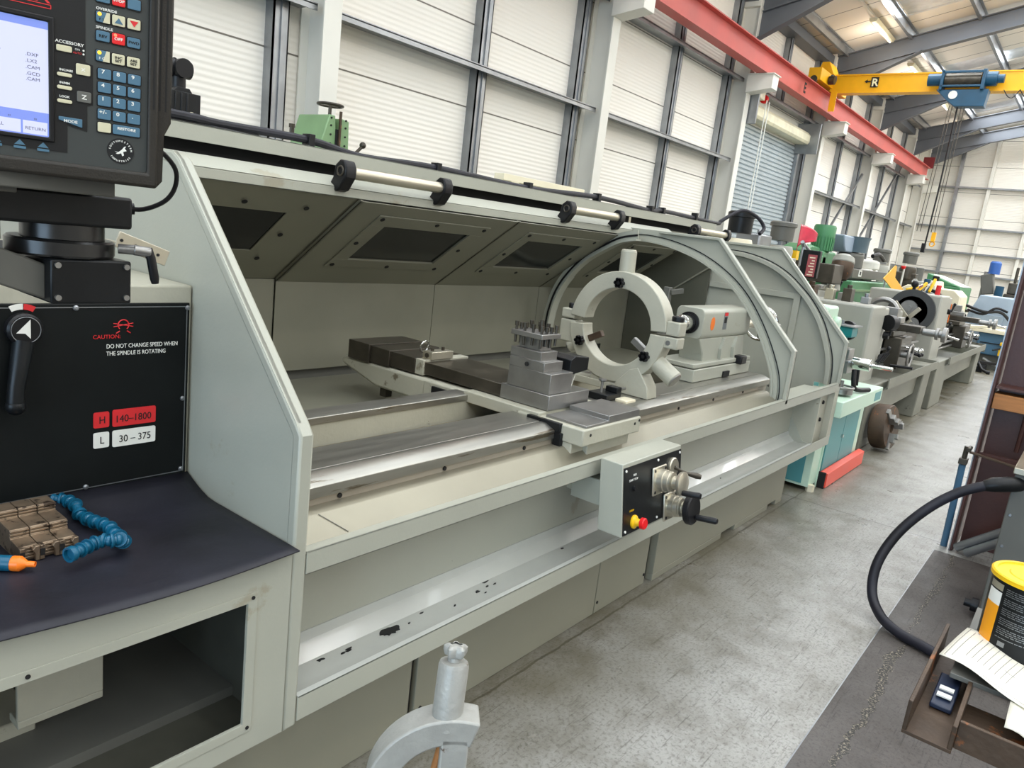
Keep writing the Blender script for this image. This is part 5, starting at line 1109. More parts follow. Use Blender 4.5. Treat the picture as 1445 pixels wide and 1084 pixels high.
for q in (0.25, 0.6): MB().box(1.24+0.07*q, 1.252+0.07*q, 0.05, 0.07, 0.9755, 0.978).build('packet_print', m_wht, t)

# grey cabinet, hose, brown steel frame, tubes
t = thing('grey_electrical_cabinet', 'dark grey sheet metal cabinet at the right edge with a hose entering it', 'cabinet', (4.3, -0.1, 0))
MB().box(4.10, 4.55, -0.9, 0.150, 0.0, 0.765).build('cabinet_body', m_dgrey, t, bev=0.004)
MB().box(4.08, 4.57, -0.92, 0.158, 0.765, 0.795).build('cabinet_lid', m_alu, t, bev=0.003)
mb = MB()
for i in range(5): mb.rev([(0.008, 0), (0.006, 0.004)], (4.10, 0.128, 0.10+0.155*i), (-1, 0, 0), 12)
mb.build('side_bolt', m_galv, t)
t = thing('rubber_hose', 'thick black hose arching from the grey cabinet down to the slab', 'hose', (4.1, 0.4, 0))
MB().tube([(4.12, 0.12, 0.715), (4.05, 0.17, 0.713), (4.03, 0.24, 0.69), (4.0, 0.34, 0.63), (3.95, 0.44, 0.53), (3.88, 0.53, 0.39), (3.80, 0.575, 0.24), (3.74, 0.56, 0.11), (3.66, 0.49, 0.045), (3.60, 0.40, 0.026), (3.56, 0.30, 0.026), (3.52, 0.20, 0.026), (3.45, 0.0, 0.026), (3.4, -0.3, 0.026)], 0.023, 14, smooth=6).build('hose_body', m_rubber, t)
MB().tube([(4.115, 0.125, 0.715), (4.06, 0.165, 0.714), (4.035, 0.22, 0.70), (4.03, 0.25, 0.686)], 0.034, 16, radii=[0.034, 0.036, 0.034, 0.025]).build('hose_sleeve', m_blackm, t)
t = thing('brown_steel_frame', 'tall brown primed steel frame standing at the edge of the slab', 'steel frame', (5.2, 0, 0))
MB().prism([(0.394, 0), (0.412, 0), (0.398, 2.6), (0.380, 2.6)], 'x', 5.10, 5.55).build('side_flange', m_brown, t, bev=0.002)
MB().prism([(0.408, 0), (0.414, 0), (0.400, 2.6), (0.394, 2.6)], 'x', 5.095, 5.10).build('bright_cut_edge', m_galv, t)
MB().box(5.30, 5.32, -0.9, 0.38, 0.0, 2.6).build('web_plate', m_brown, t)
MB().box(5.12, 5.30, -0.9, 0.385, 1.02, 1.035).box(5.15, 5.17, -0.9, 0.385, 0.60, 0.625).build('cross_plate', m_brown, t)
MB().tube([(5.22, 0.215, 0.66), (5.24, 0.21, 0.98)], 0.012, 8).build('inner_rod', m_brown, t)
MB().box(5.13, 5.28, -0.88, 0.385, 0.90, 0.99).build('timber_packer', m_wood, t, bev=0.003)
MB().beam((5.08, 0.43, 0.625), (5.12, -0.7, 0.50), 0.03, 0.012).build('flat_bar', m_rust, t, bev=0.002)
t = thing('blue_pipe', 'blue painted pipe with a clamp on top against the brown frame', 'pipe', (5.04, 0.44, 0))
MB().cyl((5.16, 0.448, 0.0), (5.06, 0.447, 0.55), 0.019).build('pipe_tube', m_sblue, t)
MB().box(5.03, 5.09, 0.425, 0.47, 0.55, 0.585).cyl((5.058, 0.447, 0.585), (5.054, 0.445, 0.66), 0.014).build('pipe_clamp', m_dsteel, t, bev=0.003)
MB().cyl((5.02, 0.43, 0.645), (5.09, 0.43, 0.65), 0.012).build('clamp_bolt', m_dsteel, t)
for i, (q, l) in enumerate((((4.98, 0.375, 0.0), 'upper of two bare steel tubes leaning behind the grey cabinet'), ((4.93, 0.315, 0.0), 'lower of two bare steel tubes leaning behind the grey cabinet'))):
    tag(MB().tube([(q[0]+0.12, q[1]+0.0, 0.03), (q[0]-0.10, q[1]-0.42, 0.44)], 0.026, 14).build('steel_tube', m_galv), l, 'tube', 'steel tubes by the brown frame')
tag(MB().cyl((4.2, 0.19, 0.05), (4.2, 0.16, 0.05), 0.035).cyl((4.2, 0.22, 0.05), (4.2, 0.19, 0.05), 0.02).build('black_coupling', m_black), 'small black round coupling on the slab beside the grey cabinet', 'coupling')

# ================================================================ rear of the guard
lp(MB().box(0.985, 5.75, YL+0.25, BY+0.16, 1.80, 1.806), 'rear_cover', m_paint, 0)
lp(MB().box(3.70, 4.62, 3.08, 3.16, 1.885, 1.925).box(3.78, 3.86, 3.08, 3.16, 1.806, 1.885).box(4.46, 4.54, 3.08, 3.16, 1.806, 1.885), 'cable_duct', m_cream, 0.002)
lp(MB().box(1.62, 1.82, 3.0, 3.05, 1.806, 1.842), 'terminal_strip', m_cream, 0.002)

# green slotting machine behind the lathe
t = thing('slotting_machine', 'pale green machine casting with a small dark handwheel behind the hood', 'machine', (3.4, 4.5, 0))
MB().prism([(3.27, 0.0), (3.64, 0.0), (3.64, 1.93), (3.54, 1.98), (3.53, 2.19), (3.46, 2.20), (3.445, 2.10), (3.42, 2.10), (3.41, 2.21), (3.36, 2.21), (3.27, 1.93)], 'y', 4.4, 4.75).build('green_casting', m_lgreen, t, bev=0.008)
MB().box(3.415, 3.455, 4.39, 4.76, 1.98, 2.12).build('slideway_slot', m_hole, t)
MB().box(3.428, 3.442, 4.37, 4.385, 1.98, 2.24).build('lead_screw', m_rust, t)
mb = MB()
for z in (1.96, 2.02, 2.08, 2.14, 2.19):
    for x in (3.375, 3.50): mb.cyl((x, 4.395, z), (x, 4.40, z), 0.007, n=8)
mb.build('cover_bolt', m_hole, t)
MB().torus((3.435, 4.5, 2.285), (0, 0, 1), 0.085, 0.010, 30).beam((3.355, 4.5, 2.285), (3.515, 4.5, 2.285), 0.012, 0.01).cyl((3.435, 4.5, 2.10), (3.435, 4.5, 2.29), 0.012).build('handwheel', m_dsteel, t)
MB().tube([(3.60, 4.42, 1.97), (3.66, 4.40, 2.04)], 0.012, 8).sph((3.665, 4.40, 2.05), 0.024).build('ball_lever', m_dsteel, t)
MB().box(3.62, 3.72, 4.42, 4.5, 1.86, 1.93).cyl((3.69, 4.45, 1.93), (3.69, 4.45, 1.96), 0.012).build('tool_clamp', m_rust, t, bev=0.003)

# mint and teal machine next in the row
t = thing('training_lathe', 'mint green machine cabinet with teal doors and an orange red foot bar', 'machine', (6.0, 1.6, 0))
MB().box(5.42, 6.66, 1.37, 2.0, 0.03, 0.60).build('mint_cabinet', m_mint, t, bev=0.004)
MB().box(5.60, 5.61, 1.36, 1.372, 0.0, 0.6).build('cabinet_seam', m_mint, t)
MB().box(5.415, 5.42, 1.42, 1.95, 0.05, 0.58).build('side_panel', m_teal, t)
for a, b in ((5.66, 6.07), (6.08, 6.50)):
    d = MB().box(a, b, 1.360, 1.371, 0.10, 0.575).build('teal_door', m_teal, t, bev=0.002)
    if a < 6: MB().cyl((b-0.03, 1.36, 0.33), (b-0.03, 1.345, 0.33), 0.014).build('door_knob', m_chrome, d)
MB().prism([(1.30, 0.005), (1.30, 0.115), (1.345, 0.125), (1.36, 0.115), (1.36, 0.005)], 'x', 5.62, 6.68).build('foot_bar', m_redbar, t, bev=0.003)
MB().box(5.605, 5.622, 1.31, 1.37, 0.0, 0.12).build('foot_bar_bracket', m_hole, t)
MB().box(5.415, 6.60, 1.25, 2.05, 0.575, 0.69).build('chip_tray', m_mint, t, bev=0.006)
MB().box(6.36, 6.56, 1.2485, 1.25, 0.595, 0.665).build('maker_plate', m_teal, t)
MB().cyl((5.45, 1.36, 0.0), (5.45, 1.36, 0.05), 0.03, n=6).build('levelling_foot', m_cream, t)
MB().box(5.5, 5.85, 1.55, 1.95, 0.69, 1.05).box(6.3, 6.55, 1.6, 1.9, 0.69, 0.95).box(5.5, 6.55, 1.7, 1.85, 0.69, 0.8).build('teal_bed', m_dteal, t, bev=0.006)
MB().box(5.95, 6.2, 1.40, 1.85, 0.82, 0.92).box(6.0, 6.15, 1.42, 1.6, 0.92, 1.0).build('cross_slide', m_steel, t, bev=0.003)
MB().cyl((6.08, 1.40, 0.90), (6.08, 1.27, 0.90), 0.045, n=28).cyl((6.08, 1.5, 0.90), (6.08, 1.38, 0.90), 0.022).cyl((6.1, 1.27, 0.9), (6.1, 1.12, 0.9), 0.016).build('feed_dial', m_chrome, t, bev=0.002)
for k in range(3): MB().tube([(6.10+0.08*k, 1.24, 0.93), (6.13+0.08*k, 1.21, 1.0)], 0.014, 10).build('ball_grip', m_black, t)
MB().tube([(5.96, 1.35, 0.86), (5.93, 1.33, 0.77), (5.95, 1.31, 0.72), (6.1, 1.25, 0.715)], 0.018, 10, smooth=3).tube([(6.02, 1.34, 0.86), (6.02, 1.33, 0.74)], 0.016, 10).build('crank_lever', m_black, t)
MB().cyl((5.72, 1.36, 0.705), (5.72, 1.36, 0.745), 0.085, n=32).torus((5.72, 1.36, 0.755), (0, 0, 1), 0.085, 0.008).cyl((5.72, 1.36, 0.745), (5.72, 1.36, 0.80), 0.014).build('hand_wheel', m_steel, t, bev=0.002)
MB().box(5.95, 6.12, 1.42, 1.6, 1.09, 1.17).box(5.98, 6.04, 1.46, 1.56, 1.0, 1.09).build('coolant_motor', m_dteal, t, bev=0.01)
MB().cyl((6.12, 1.5, 1.13), (6.15, 1.49, 1.13), 0.075, n=28).build('motor_fan_cover', m_black, t, bev=0.004)
MB().box(5.93, 6.16, 1.40, 1.62, 1.17, 1.18).cyl((6.04, 1.52, 1.18), (6.04, 1.52, 1.21), 0.012).build('motor_plate', m_galv, t)
MB().box(5.55, 5.8, 1.5, 1.75, 1.05, 1.32).cyl((5.7, 1.45, 1.2), (5.7, 1.5, 1.2), 0.05).build('gear_head', m_mint, t, bev=0.02)

# chuck on the floor
def chuck(mb_t, c, ax, R, th, m):
    c = Vector(c); ax = Vector(ax).normalized(); a = ax.orthogonal().normalized(); b = ax.cross(a)
    MB().rev([(0.04, 0), (R*0.96, 0), (R, 0.01), (R, th-0.012), (R*0.97, th), (0.05, th), (0.05, th-0.02), (0.0, th-0.02)], c, ax, 40).build('chuck_body', m, mb_t)
    for i in range(3):
        d = a*math.cos(2*PI*i/3+0.4) + b*math.sin(2*PI*i/3+0.4); e = ax.cross(d)
        j = MB(); p = c+ax*th; j.beam(p+d*R*0.3, p+d*R*1.02, 0.055, 0.03, up=tuple(ax)); j.beam(p+d*R*0.3+ax*0.03, p+d*R*0.7+ax*0.03, 0.055, 0.04, up=tuple(ax)); j.beam(p+d*R*0.3+ax*0.06, p+d*R*0.5+ax*0.06, 0.055, 0.03, up=tuple(ax)); j.build('chuck_jaw', m_steel, mb_t, bev=0.003)
t = thing('large_chuck', 'rusty brown three jaw lathe chuck standing on edge on the floor', 'chuck', (7.4, 1.35, 0))
chuck(t, (7.42, 1.40, 0.215), (-0.12, -1, 0.12), 0.205, 0.14, m_rust)
t = thing('back_chuck', 'dark bolted chuck backplate leaning behind the rusty chuck on the floor', 'chuck', (7.3, 1.7, 0))
MB().rev([(0.0, 0), (0.17, 0), (0.17, 0.08), (0.08, 0.08), (0.08, 0.11), (0.0, 0.11)], (6.95, 1.64, 0.175), (-0.3, -1, 0.0), 32).build('plate_body', m_dsteel, t)
mb = MB()
for i in range(6):
    a = i*PI/3; mb.cyl((6.93+0.125*math.cos(a), 1.575, 0.175+0.125*math.sin(a)), (6.92+0.125*math.cos(a), 1.53, 0.175+0.125*math.sin(a)), 0.018, n=8)
mb.build('plate_bolt', m_black, t)

# engine lathe builder for the row
def row_lathe(name, label, x0, hx, hw, xe, yf, m, hz, trayz):
    t = thing(name, label, 'lathe', ((x0+xe)/2, yf+0.3, 0))
    MB().box(hx, hx+hw, yf+0.12, yf+0.95, trayz-0.05, hz).build('headstock', m, t, bev=0.02)
    MB().box(hx+hw, hx+hw*1.5, yf+0.14, yf+0.80, trayz+0.12, hz-0.02).build('gearbox_front', m, t, bev=0.02)
    MB().prism([(hx-0.02, 0), (hx+hw*1.25, 0), (hx+hw*1.35, trayz), (hx-0.02, trayz)], 'y', yf+0.0, yf+0.8).build('headstock_pedestal', m_ped, t, bev=0.012)
    MB().prism([(xe-0.62, 0), (xe-0.15, 0), (xe-0.03, trayz), (xe-0.45, trayz)], 'y', yf+0.0, yf+0.7).build('tail_pedestal', m_ped, t, bev=0.012)
    mb = MB(); xa = hx+hw*0.9
    mb.box(xa, xe, yf-0.05, yf-0.042, trayz-0.06, trayz+0.035).prism([(yf-0.05, trayz-0.06), (yf+0.12, trayz-0.15), (yf+0.12, trayz-0.14), (yf-0.045, trayz-0.05)], 'x', xa, xe).box(xe-0.008, xe, yf-0.05, yf+0.7, trayz-0.1, trayz+0.035).box(xa, xe, yf+0.12, yf+0.7, trayz-0.15, trayz-0.14)
    mb.build('chip_tray', m_ped, t)
    MB().prism([(xa, trayz-0.12), (xe-0.2, trayz-0.12), (xe-0.45, trayz-0.33), (xa+0.1, trayz-0.36)], 'y', yf+0.06, yf+0.075).build('tray_skirt', m_ped, t)
    MB().box(xa, xe-0.15, yf+0.22, yf+0.30, trayz+0.05, trayz+0.34).box(xa, xe-0.15, yf+0.46, yf+0.54, trayz+0.05, trayz+0.34).build('bed', m_dsteel, t, bev=0.006)
    MB().box(xa, xe-0.25, yf+0.17, yf+0.19, trayz+0.24, trayz+0.26).cyl((xa, yf+0.17, trayz+0.16), (xe-0.2, yf+0.17, trayz+0.16), 0.018).cyl((xa, yf+0.17, trayz+0.09), (xe-0.2, yf+0.17, trayz+0.09), 0.014).build('lead_screw', m_steel, t)
    return t
def dial_levers(t, x, yf, zs):
    for i, z in enumerate(zs):
        b = MB().cyl((x, yf, z), (x, yf-0.05, z), 0.035, n=20).build('lever_boss', m_black, t, bev=0.003)
        MB().tube([(x, yf-0.05, z), (x+0.02, yf-0.07, z+0.09)], 0.012, 8).sph((x+0.02, yf-0.07, z+0.1), 0.02).build('lever', m_black, b)
def lathe_saddle(t, x, yf, z, w_=0.5):
    MB().box(x, x+w_, yf+0.02, yf+0.18, z-0.32, z).build('apron', m_dsteel, t, bev=0.01)
    MB().box(x-0.05, x+w_+0.05, yf+0.1, yf+0.65, z, z+0.06).build('saddle', m_dsteel, t, bev=0.006)
    MB().box(x+0.12, x+w_-0.12, yf-0.1, yf+0.6, z+0.06, z+0.13).build('cross_slide', m_dsteel, t, bev=0.006)
    MB().box(x+0.16, x+w_-0.14, yf+0.1, yf+0.34, z+0.13, z+0.19).box(x+0.2, x+w_-0.18, yf+0.15, yf+0.3, z+0.19, z+0.28).build('compound_toolpost', m_steel, t, bev=0.006)
    h = MB().cyl((x+w_/2, yf-0.1, z+0.08), (x+w_/2, yf-0.30, z+0.08), 0.035).cyl((x+w_/2, yf-0.28, z+0.08), (x+w_/2, yf-0.32, z+0.08), 0.075, n=28).cyl((x+w_/2, yf-0.22, z+0.08), (x+w_/2, yf-0.25, z+0.08), 0.06, n=28).build('cross_feed_handle', m_steel, t, bev=0.004)
    MB().cyl((x+w_/2+0.05, yf-0.32, z+0.07), (x+w_/2+0.08, yf-0.42, z+0.05), 0.012).build('handle_grip', m_chrome, h)
    hw = MB().torus((x+0.12, yf-0.06, z-0.17), (0, 1, 0), 0.11, 0.014).cyl((x+0.12, yf+0.02, z-0.17), (x+0.12, yf-0.08, z-0.17), 0.03).beam((x+0.02, yf-0.06, z-0.17), (x+0.22, yf-0.06, z-0.17), 0.02, 0.02).build('apron_handwheel', m_steel, t)
    for i in range(4): MB().tube([(x+0.25+0.06*i, yf+0.02, z-0.1-0.05*(i % 2)), (x+0.27+0.06*i, yf-0.1, z-0.12-0.05*(i % 2))], 0.012, 8).sph((x+0.27+0.06*i, yf-0.11, z-0.12-0.05*(i % 2)), 0.02).build('apron_lever', m_black if i % 2 else m_chrome, t)

A = row_lathe('row_lathe', 'grey lathe with a plain headstock casing, first in the row past the mint machine', 7.1, 7.15, 0.5, 10.2, 1.45, m_grey, 1.295, 0.60)
dial_levers(A, 7.75, 1.57, (1.02, 0.80))
MB().cyl((7.72, 1.55, 1.14), (7.80, 1.52, 1.14), 0.075, n=28).build('chuck_dial', m_black, A, bev=0.004)
MB().cyl((7.15, 1.95, 1.20), (7.142, 1.95, 1.20), 0.035, n=24).torus((7.142, 1.95, 1.20), (1, 0, 0), 0.034, 0.003).build('round_emblem', m_dgrey, A)
lathe_saddle(A, 8.25, 1.47, 0.98)
MB().tube([(8.0, 1.5, 0.72), (8.0, 1.3, 0.73)], 0.014, 8).build('start_lever', m_black, A)
MB().cyl((8.0, 1.98, 1.13), (8.25, 1.98, 1.13), 0.13, n=30).build('chuck', m_dsteel, A, bev=0.006)
# heavy carriage clutter of lathe A: travelling steady
MB().torus((9.1, 1.9, 1.16), (1, 0, 0), 0.15, 0.03, 30).beam((9.1, 1.9, 0.98), (9.1, 1.9, 1.06), 0.2, 0.1, up=(0, 1, 0)).build('travelling_steady', m_steel, A, bev=0.003)
MB().box(9.5, 9.95, 1.85, 2.05, 0.98, 1.18).cyl((9.4, 1.95, 1.14), (9.55, 1.95, 1.14), 0.04).build('tailstock', m_grey, A, bev=0.02)

Bq = row_lathe('gap_lathe', 'grey green lathe with its black change gear guard and gears exposed', 10.4, 10.42, 0.62, 14.6, 1.43, m_grey, 1.40, 0.60)
g = MB().rev([(0.185, 0), (0.27, 0), (0.27, 0.05), (0.185, 0.05), (0.185, 0)], (10.41, 1.85, 1.17), (-1, 0, 0), 48).build('gear_guard_ring', mat('gear_guard_paint', srgb(62, 64, 64), 0.4), Bq)
def gear(c, R, nT, m, nm):
    mb = MB(); P = []
    for i in range(nT*2):
        a = PI*i/nT; r = R if i % 2 else R*0.9; P.append((c[1]+r*math.cos(a), c[2]+r*math.sin(a)))
    mb.prism(P, 'x', c[0]-0.03, c[0]); mb.cyl((c[0]-0.05, c[1], c[2]), (c[0], c[1], c[2]), R*0.35, n=20); return mb.build(nm, m, Bq)
gear((10.38, 1.88, 1.20), 0.105, 40, m_steel, 'change_gear'); gear((10.36, 1.98, 1.08), 0.09, 28, m_dsteel, 'change_gear'); gear((10.36, 1.80, 1.02), 0.08, 26, m_steel, 'change_gear')
MB().beam((10.34, 2.05, 1.26), (10.34, 1.78, 0.98), 0.06, 0.03, up=(1, 0, 0)).beam((10.34, 1.75, 1.22), (10.34, 1.95, 0.96), 0.05, 0.03, up=(1, 0, 0)).build('gear_quadrant', m_alu, Bq, bev=0.004)
dial_levers(Bq, 11.12, 1.57, (1.2, 0.95)); MB().box(11.36, 11.37, 1.56, 1.57, 1.05, 1.3).build('brass_plate', m_orange, Bq)
lathe_saddle(Bq, 12.4, 1.45, 0.98, 0.45)
MB().box(13.2, 13.7, 1.7, 2.0, 0.97, 1.17).cyl((13.05, 1.85, 1.12), (13.2, 1.85, 1.12), 0.045).build('tailstock', m_grey, Bq, bev=0.02)

CRM = t = thing('cream_chucking_lathe', 'cream lathe head with a dark ringed chuck at the far end of the row', 'lathe', (14, 2.2, 0))
MB().prism([(1.78, 0.24), (2.75, 0.24), (2.75, 1.36), (2.62, 1.45), (2.35, 1.45), (2.32, 1.56), (2.22, 1.56), (2.2, 1.45), (1.92, 1.45), (1.82, 1.36)], 'x', 13.9, 14.7).build('cream_head', m_cream, t, bev=0.02)
MB().cyl((13.9, 2.27, 1.16), (13.8, 2.27, 1.16), 0.27, n=40).build('dark_ring', m_blackm, t, bev=0.01)
MB().cyl((13.8, 2.27, 1.16), (13.68, 2.27, 1.16), 0.22, n=36).cyl((13.68, 2.27, 1.16), (13.6, 2.27, 1.16), 0.12, n=24).build('chuck', m_steel, t, bev=0.006)
MB().box(13.3, 13.9, 1.9, 2.6, 0.234, 0.86).box(13.2, 13.5, 2.0, 2.5, 0.86, 1.0).build('bed_and_slide', m_dsteel, t, bev=0.01)
MB().box(13.9, 15.0, 1.8, 2.7, 0.234, 0.5).build('base', m_grey, t, bev=0.01)
MB().cyl((14.0, 1.85, 1.1), (13.9, 1.72, 1.05), 0.06).cyl((14.2, 2.27, 1.56), (14.2, 2.27, 1.64), 0.05).build('handle', m_black, t, bev=0.004)

# blue machine and grey-blue machine at the end of the aisle
t = thing('band_saw', 'steel blue boxy saw base with a white work table at the end of the aisle', 'saw', (17.5, 1.4, 0))
MB().box(17.0, 18.0, 0.9, 1.78, 0.28, 0.70).build('blue_cabinet', m_sblue, t, bev=0.02)
MB().box(16.98, 17.0, 0.95, 1.72, 0.50, 0.515).build('cabinet_seam', m_hole, t)
MB().box(16.9, 18.1, 0.8, 2.1, 0.70, 0.76).beam((16.95, 2.3, 0.72), (17.1, 0.8, 0.92), 0.2, 0.05).build('work_table', m_cream, t, bev=0.006)
MB().box(17.1, 17.9, 1.0, 1.7, 0.0, 0.28).build('plinth', m_dgrey, t)
MB().tube([(17.0, 1.6, 0.2), (16.9, 1.4, 0.12), (16.95, 1.2, 0.1), (16.9, 1.0, 0.18)], 0.03, 8, smooth=4).build('coiled_hose', m_galv, t)
MB().box(16.85, 17.0, 1.24, 1.38, 0.50, 0.56).box(16.85, 17.0, 1.26, 1.38, 0.30, 0.44).build('yellow_valve', m_emyel, t, bev=0.01)
MB().tube([(16.85, 1.36, 0.44), (16.75, 1.46, 0.40)], 0.015, 8).build('valve_lever', m_black, t)
t = thing('floor_stand', 'black low floor stand with castor feet in front of the blue saw', 'stand', (16.3, 1.5, 0))
MB().beam((16.2, 1.65, 0.18), (16.9, 1.0, 0.16), 0.05, 0.05).tube([(16.25, 1.6, 0.18), (16.15, 1.5, 0.06), (16.1, 1.4, 0.03)], 0.03, 8).cyl((16.1, 1.36, 0.03), (16.1, 1.42, 0.03), 0.035).box(16.2, 16.9, 1.5, 1.9, 0.0, 0.1).build('stand_frame', m_black, t, bev=0.004)
t = thing('grey_blue_machine', 'pale blue grey machine casing draped with black hoses behind the blue saw', 'machine', (19, 2.0, 0))
MB().prism([(1.3, 0), (2.3, 0), (2.2, 0.95), (2.05, 1.38), (1.4, 1.38), (1.3, 0.95)], 'x', 18.3, 19.6).build('casing', m_bgrey, t, bev=0.02)
MB().box(18.27, 18.3, 1.55, 2.1, 0.55, 1.0).build('casing_door', m_bgrey, t, bev=0.01)
MB().tube([(18.2, 2.3, 1.15), (18.1, 1.9, 1.05), (18.1, 1.6, 1.08), (18.2, 1.4, 0.9)], 0.03, 8, smooth=5).tube([(18.2, 2.2, 1.05), (18.1, 1.9, 1.0), (18.1, 1.7, 1.15), (18.2, 1.5, 1.1)], 0.025, 8, smooth=5).build('black_hose', m_black, t)
t = thing('pillar_drill', 'small drill with a round blue motor on top at the end of the aisle', 'drill', (21, 2.3, 0))
MB().cyl((21.2, 2.35, 0.0), (21.2, 2.35, 1.9), 0.06).cyl((21.2, 2.35, 0), (21.2, 2.35, 0.08), 0.3).build('column', m_steel, t)
MB().prism([(2.1, 1.4), (2.35, 1.35), (2.45, 1.8), (2.2, 1.9)], 'x', 21.0, 21.3).build('drill_head', m_dgrey, t, bev=0.02)
MB().rev([(0.12, 0), (0.12, 0.26), (0.09, 0.30), (0, 0.30)], (21.1, 2.2, 1.86), (0, 0, 1), 20).build('motor', mat('bright_blue_paint', srgb(50, 96, 170), 0.4), t)
MB().cyl((21.0, 2.0, 1.3), (21.0, 2.0, 1.6), 0.09).build('quill_guard', m_blue, t)
MB().box(20.9, 21.4, 2.2, 2.6, 0.9, 0.96).build('drill_table', m_dsteel, t)

# turret mills along the wall
def mill(name, label, x, y, zt, mm, mb_, mr=0.145, mh=0.24):
    t = thing(name, label, 'milling machine', (x, y+0.8, 0))
    MB().prism([(y+0.75, 0), (y+1.35, 0), (y+1.25, 1.35), (y+0.7, 1.35)], 'x', x-0.22, x+0.22).box(x-0.35, x+0.35, y+0.2, y+1.5, 0, 0.12).build('column', mb_, t, bev=0.03)
    MB().box(x-0.16, x+0.16, y+0.05, y+1.3, zt-mh-0.42, zt-mh-0.18).build('ram', mb_, t, bev=0.02)
    MB().rev([(0.10, 0), (0.11, 0.25), (0.16, 0.30), (0.17, 0.50), (0.15, 0.56)], (x, y, zt-mh-0.62), (0, 0, 1), 28).box(x-0.12, x+0.12, y-0.2, y+0.1, zt-mh-0.45, zt-mh-0.2).build('milling_head', mb_, t, bev=0.01)
    mo = MB().rev([(mr*0.92, 0), (mr*0.95, mh*0.72), (mr*1.08, mh*0.74), (mr*1.08, mh*0.93), (mr*0.9, mh), (0, mh)], (x, y, zt-mh), (0, 0, 1), 28).build('motor', mm, t)
    MB().rev([(0.05, 0), (0.05, 0.22), (0.03, 0.25), (0.03, 0.32)], (x, y, zt-mh-0.94), (0, 0, 1), 18).build('spindle', m_chrome, t)
    MB().box(x-0.65, x+0.65, y-0.14, y+0.16, 0.86, 0.95).build('table', m_steel, t, bev=0.006)
    MB().box(x-0.2, x+0.2, y-0.1, y+0.7, 0.55, 0.86).build('knee', mb_, t, bev=0.02)
    MB().cyl((x-0.12, y-0.2, zt-mh-0.35), (x-0.2, y-0.22, zt-mh-0.35), 0.06).tube([(x+0.15, y-0.1, zt-mh-0.4), (x+0.3, y-0.25, zt-mh-0.45)], 0.012, 8).build('feed_handle', m_chrome, t)
    return t
mill('turret_mill', 'turret mill with a tall black motor above the guard end plate', 8.35, 3.4, 2.08, m_blackm, m_cream)
mill('turret_mill', 'turret mill with a squat grey motor beside the red plastic sheet', 9.75, 3.4, 2.08, m_dgrey, m_grey, 0.155)
mill('turret_mill', 'turret mill with a grey motor left of the yellow arrow sign', 15.2, 3.4, 2.02, m_dgrey, m_grey)
mill('turret_mill', 'turret mill with a grey motor right of the yellow arrow sign', 17.75, 3.4, 2.08, m_dgrey, m_dsteel)
t = thing('electrical_junction_cover', 'small galvanised box with a knob between the black and grey mill motors', 'box', (9.0, 3.4, 1.7))
MB().box(8.75, 9.15, 3.3, 3.6, 1.2, 1.87).cyl((8.95, 3.4, 1.87), (8.95, 3.4, 1.93), 0.02).build('cover_box', m_galv, t, bev=0.02)
MB().box(9.02, 9.08, 3.42, 3.48, 0.0, 1.2).build('cover_stand', m_dgrey, t)
t = thing('red_plastic_guard', 'bright red translucent plastic sheet bent like a fan behind the guard', 'guard', (10.4, 3.2, 1.9))
mr_ = mat('red_translucent_plastic', srgb(226, 40, 78), 0.25, var=0.25, scale=6); mr_.node_tree.nodes['Principled BSDF'].inputs['Transmission Weight'].default_value = 0.25
def fan(u, v):
    a = math.radians(-35 + 95*u); r = 0.06 + 0.36*v
    return (10.1 + r*math.cos(a)*1.5, 3.25 + 0.08*math.sin(3*a), 1.90 + r*math.sin(a))
MB().grid(lambda u, v: (9.97 + 0.55*(v**1.0)*1.05, 3.25+0.05*math.sin(5*v), (1.72 + 0.36*u)*(1-v) + (1.89+0.10*u)*v + 0.04*math.sin(3*v)), 10, 10).build('red_sheet', mr_, t, solid=0.004)
MB().box(9.9, 10.0, 3.22, 3.28, 0.0, 1.74).build('guard_post', m_emyel, t)
t = thing('green_radial_drill', 'green machine with a tall finned green motor on top', 'drilling machine', (11.4, 3.5, 0))
MB().box(10.7, 11.5, 3.3, 3.9, 0, 1.74).prism([(10.6, 1.6), (11.3, 1.55), (11.3, 1.84), (10.9, 1.86), (10.6, 1.78)], 'y', 3.35, 3.7).build('green_body', m_green, t, bev=0.03)
mo = MB().rev([(0.15, 0), (0.15, 0.2), (0.155, 0.2), (0.155, 0.34), (0.14, 0.37), (0, 0.37)], (11.5, 3.4, 1.80), (0, 0, 1), 30).build('green_motor', m_green, t)
mb = MB()
for i in range(24):
    a = 2*PI*i/24; mb.beam((11.5+0.155*math.cos(a), 3.4+0.155*math.sin(a), 1.81), (11.5+0.155*math.cos(a), 3.4+0.155*math.sin(a), 1.99), 0.02, 0.012, up=(math.cos(a), math.sin(a), 0))
mb.build('cooling_fin', m_green, mo)
MB().box(11.3, 11.95, 3.3, 3.8, 1.5, 1.80).box(11.68, 11.85, 3.35, 3.5, 1.8, 1.95).build('green_gearbox', m_green, t, bev=0.03)
t = thing('blue_grey_mill', 'milling machine with a wide blue grey belt housing and motor', 'milling machine', (12.9, 3.5, 0))
MB().prism([(12.3, 1.92), (12.42, 1.84), (13.2, 1.84), (13.35, 2.09), (12.2, 2.09)], 'y', 3.3, 3.6).build('belt_housing', m_bgrey, t, bev=0.02)
MB().rev([(0.17, 0), (0.19, 0.2), (0.21, 0.24), (0, 0.24)], (12.95, 3.3, 1.86), (0, 0, 1), 28).build('motor_cover', mat('slate_paint', srgb(92, 110, 120), 0.3), t)
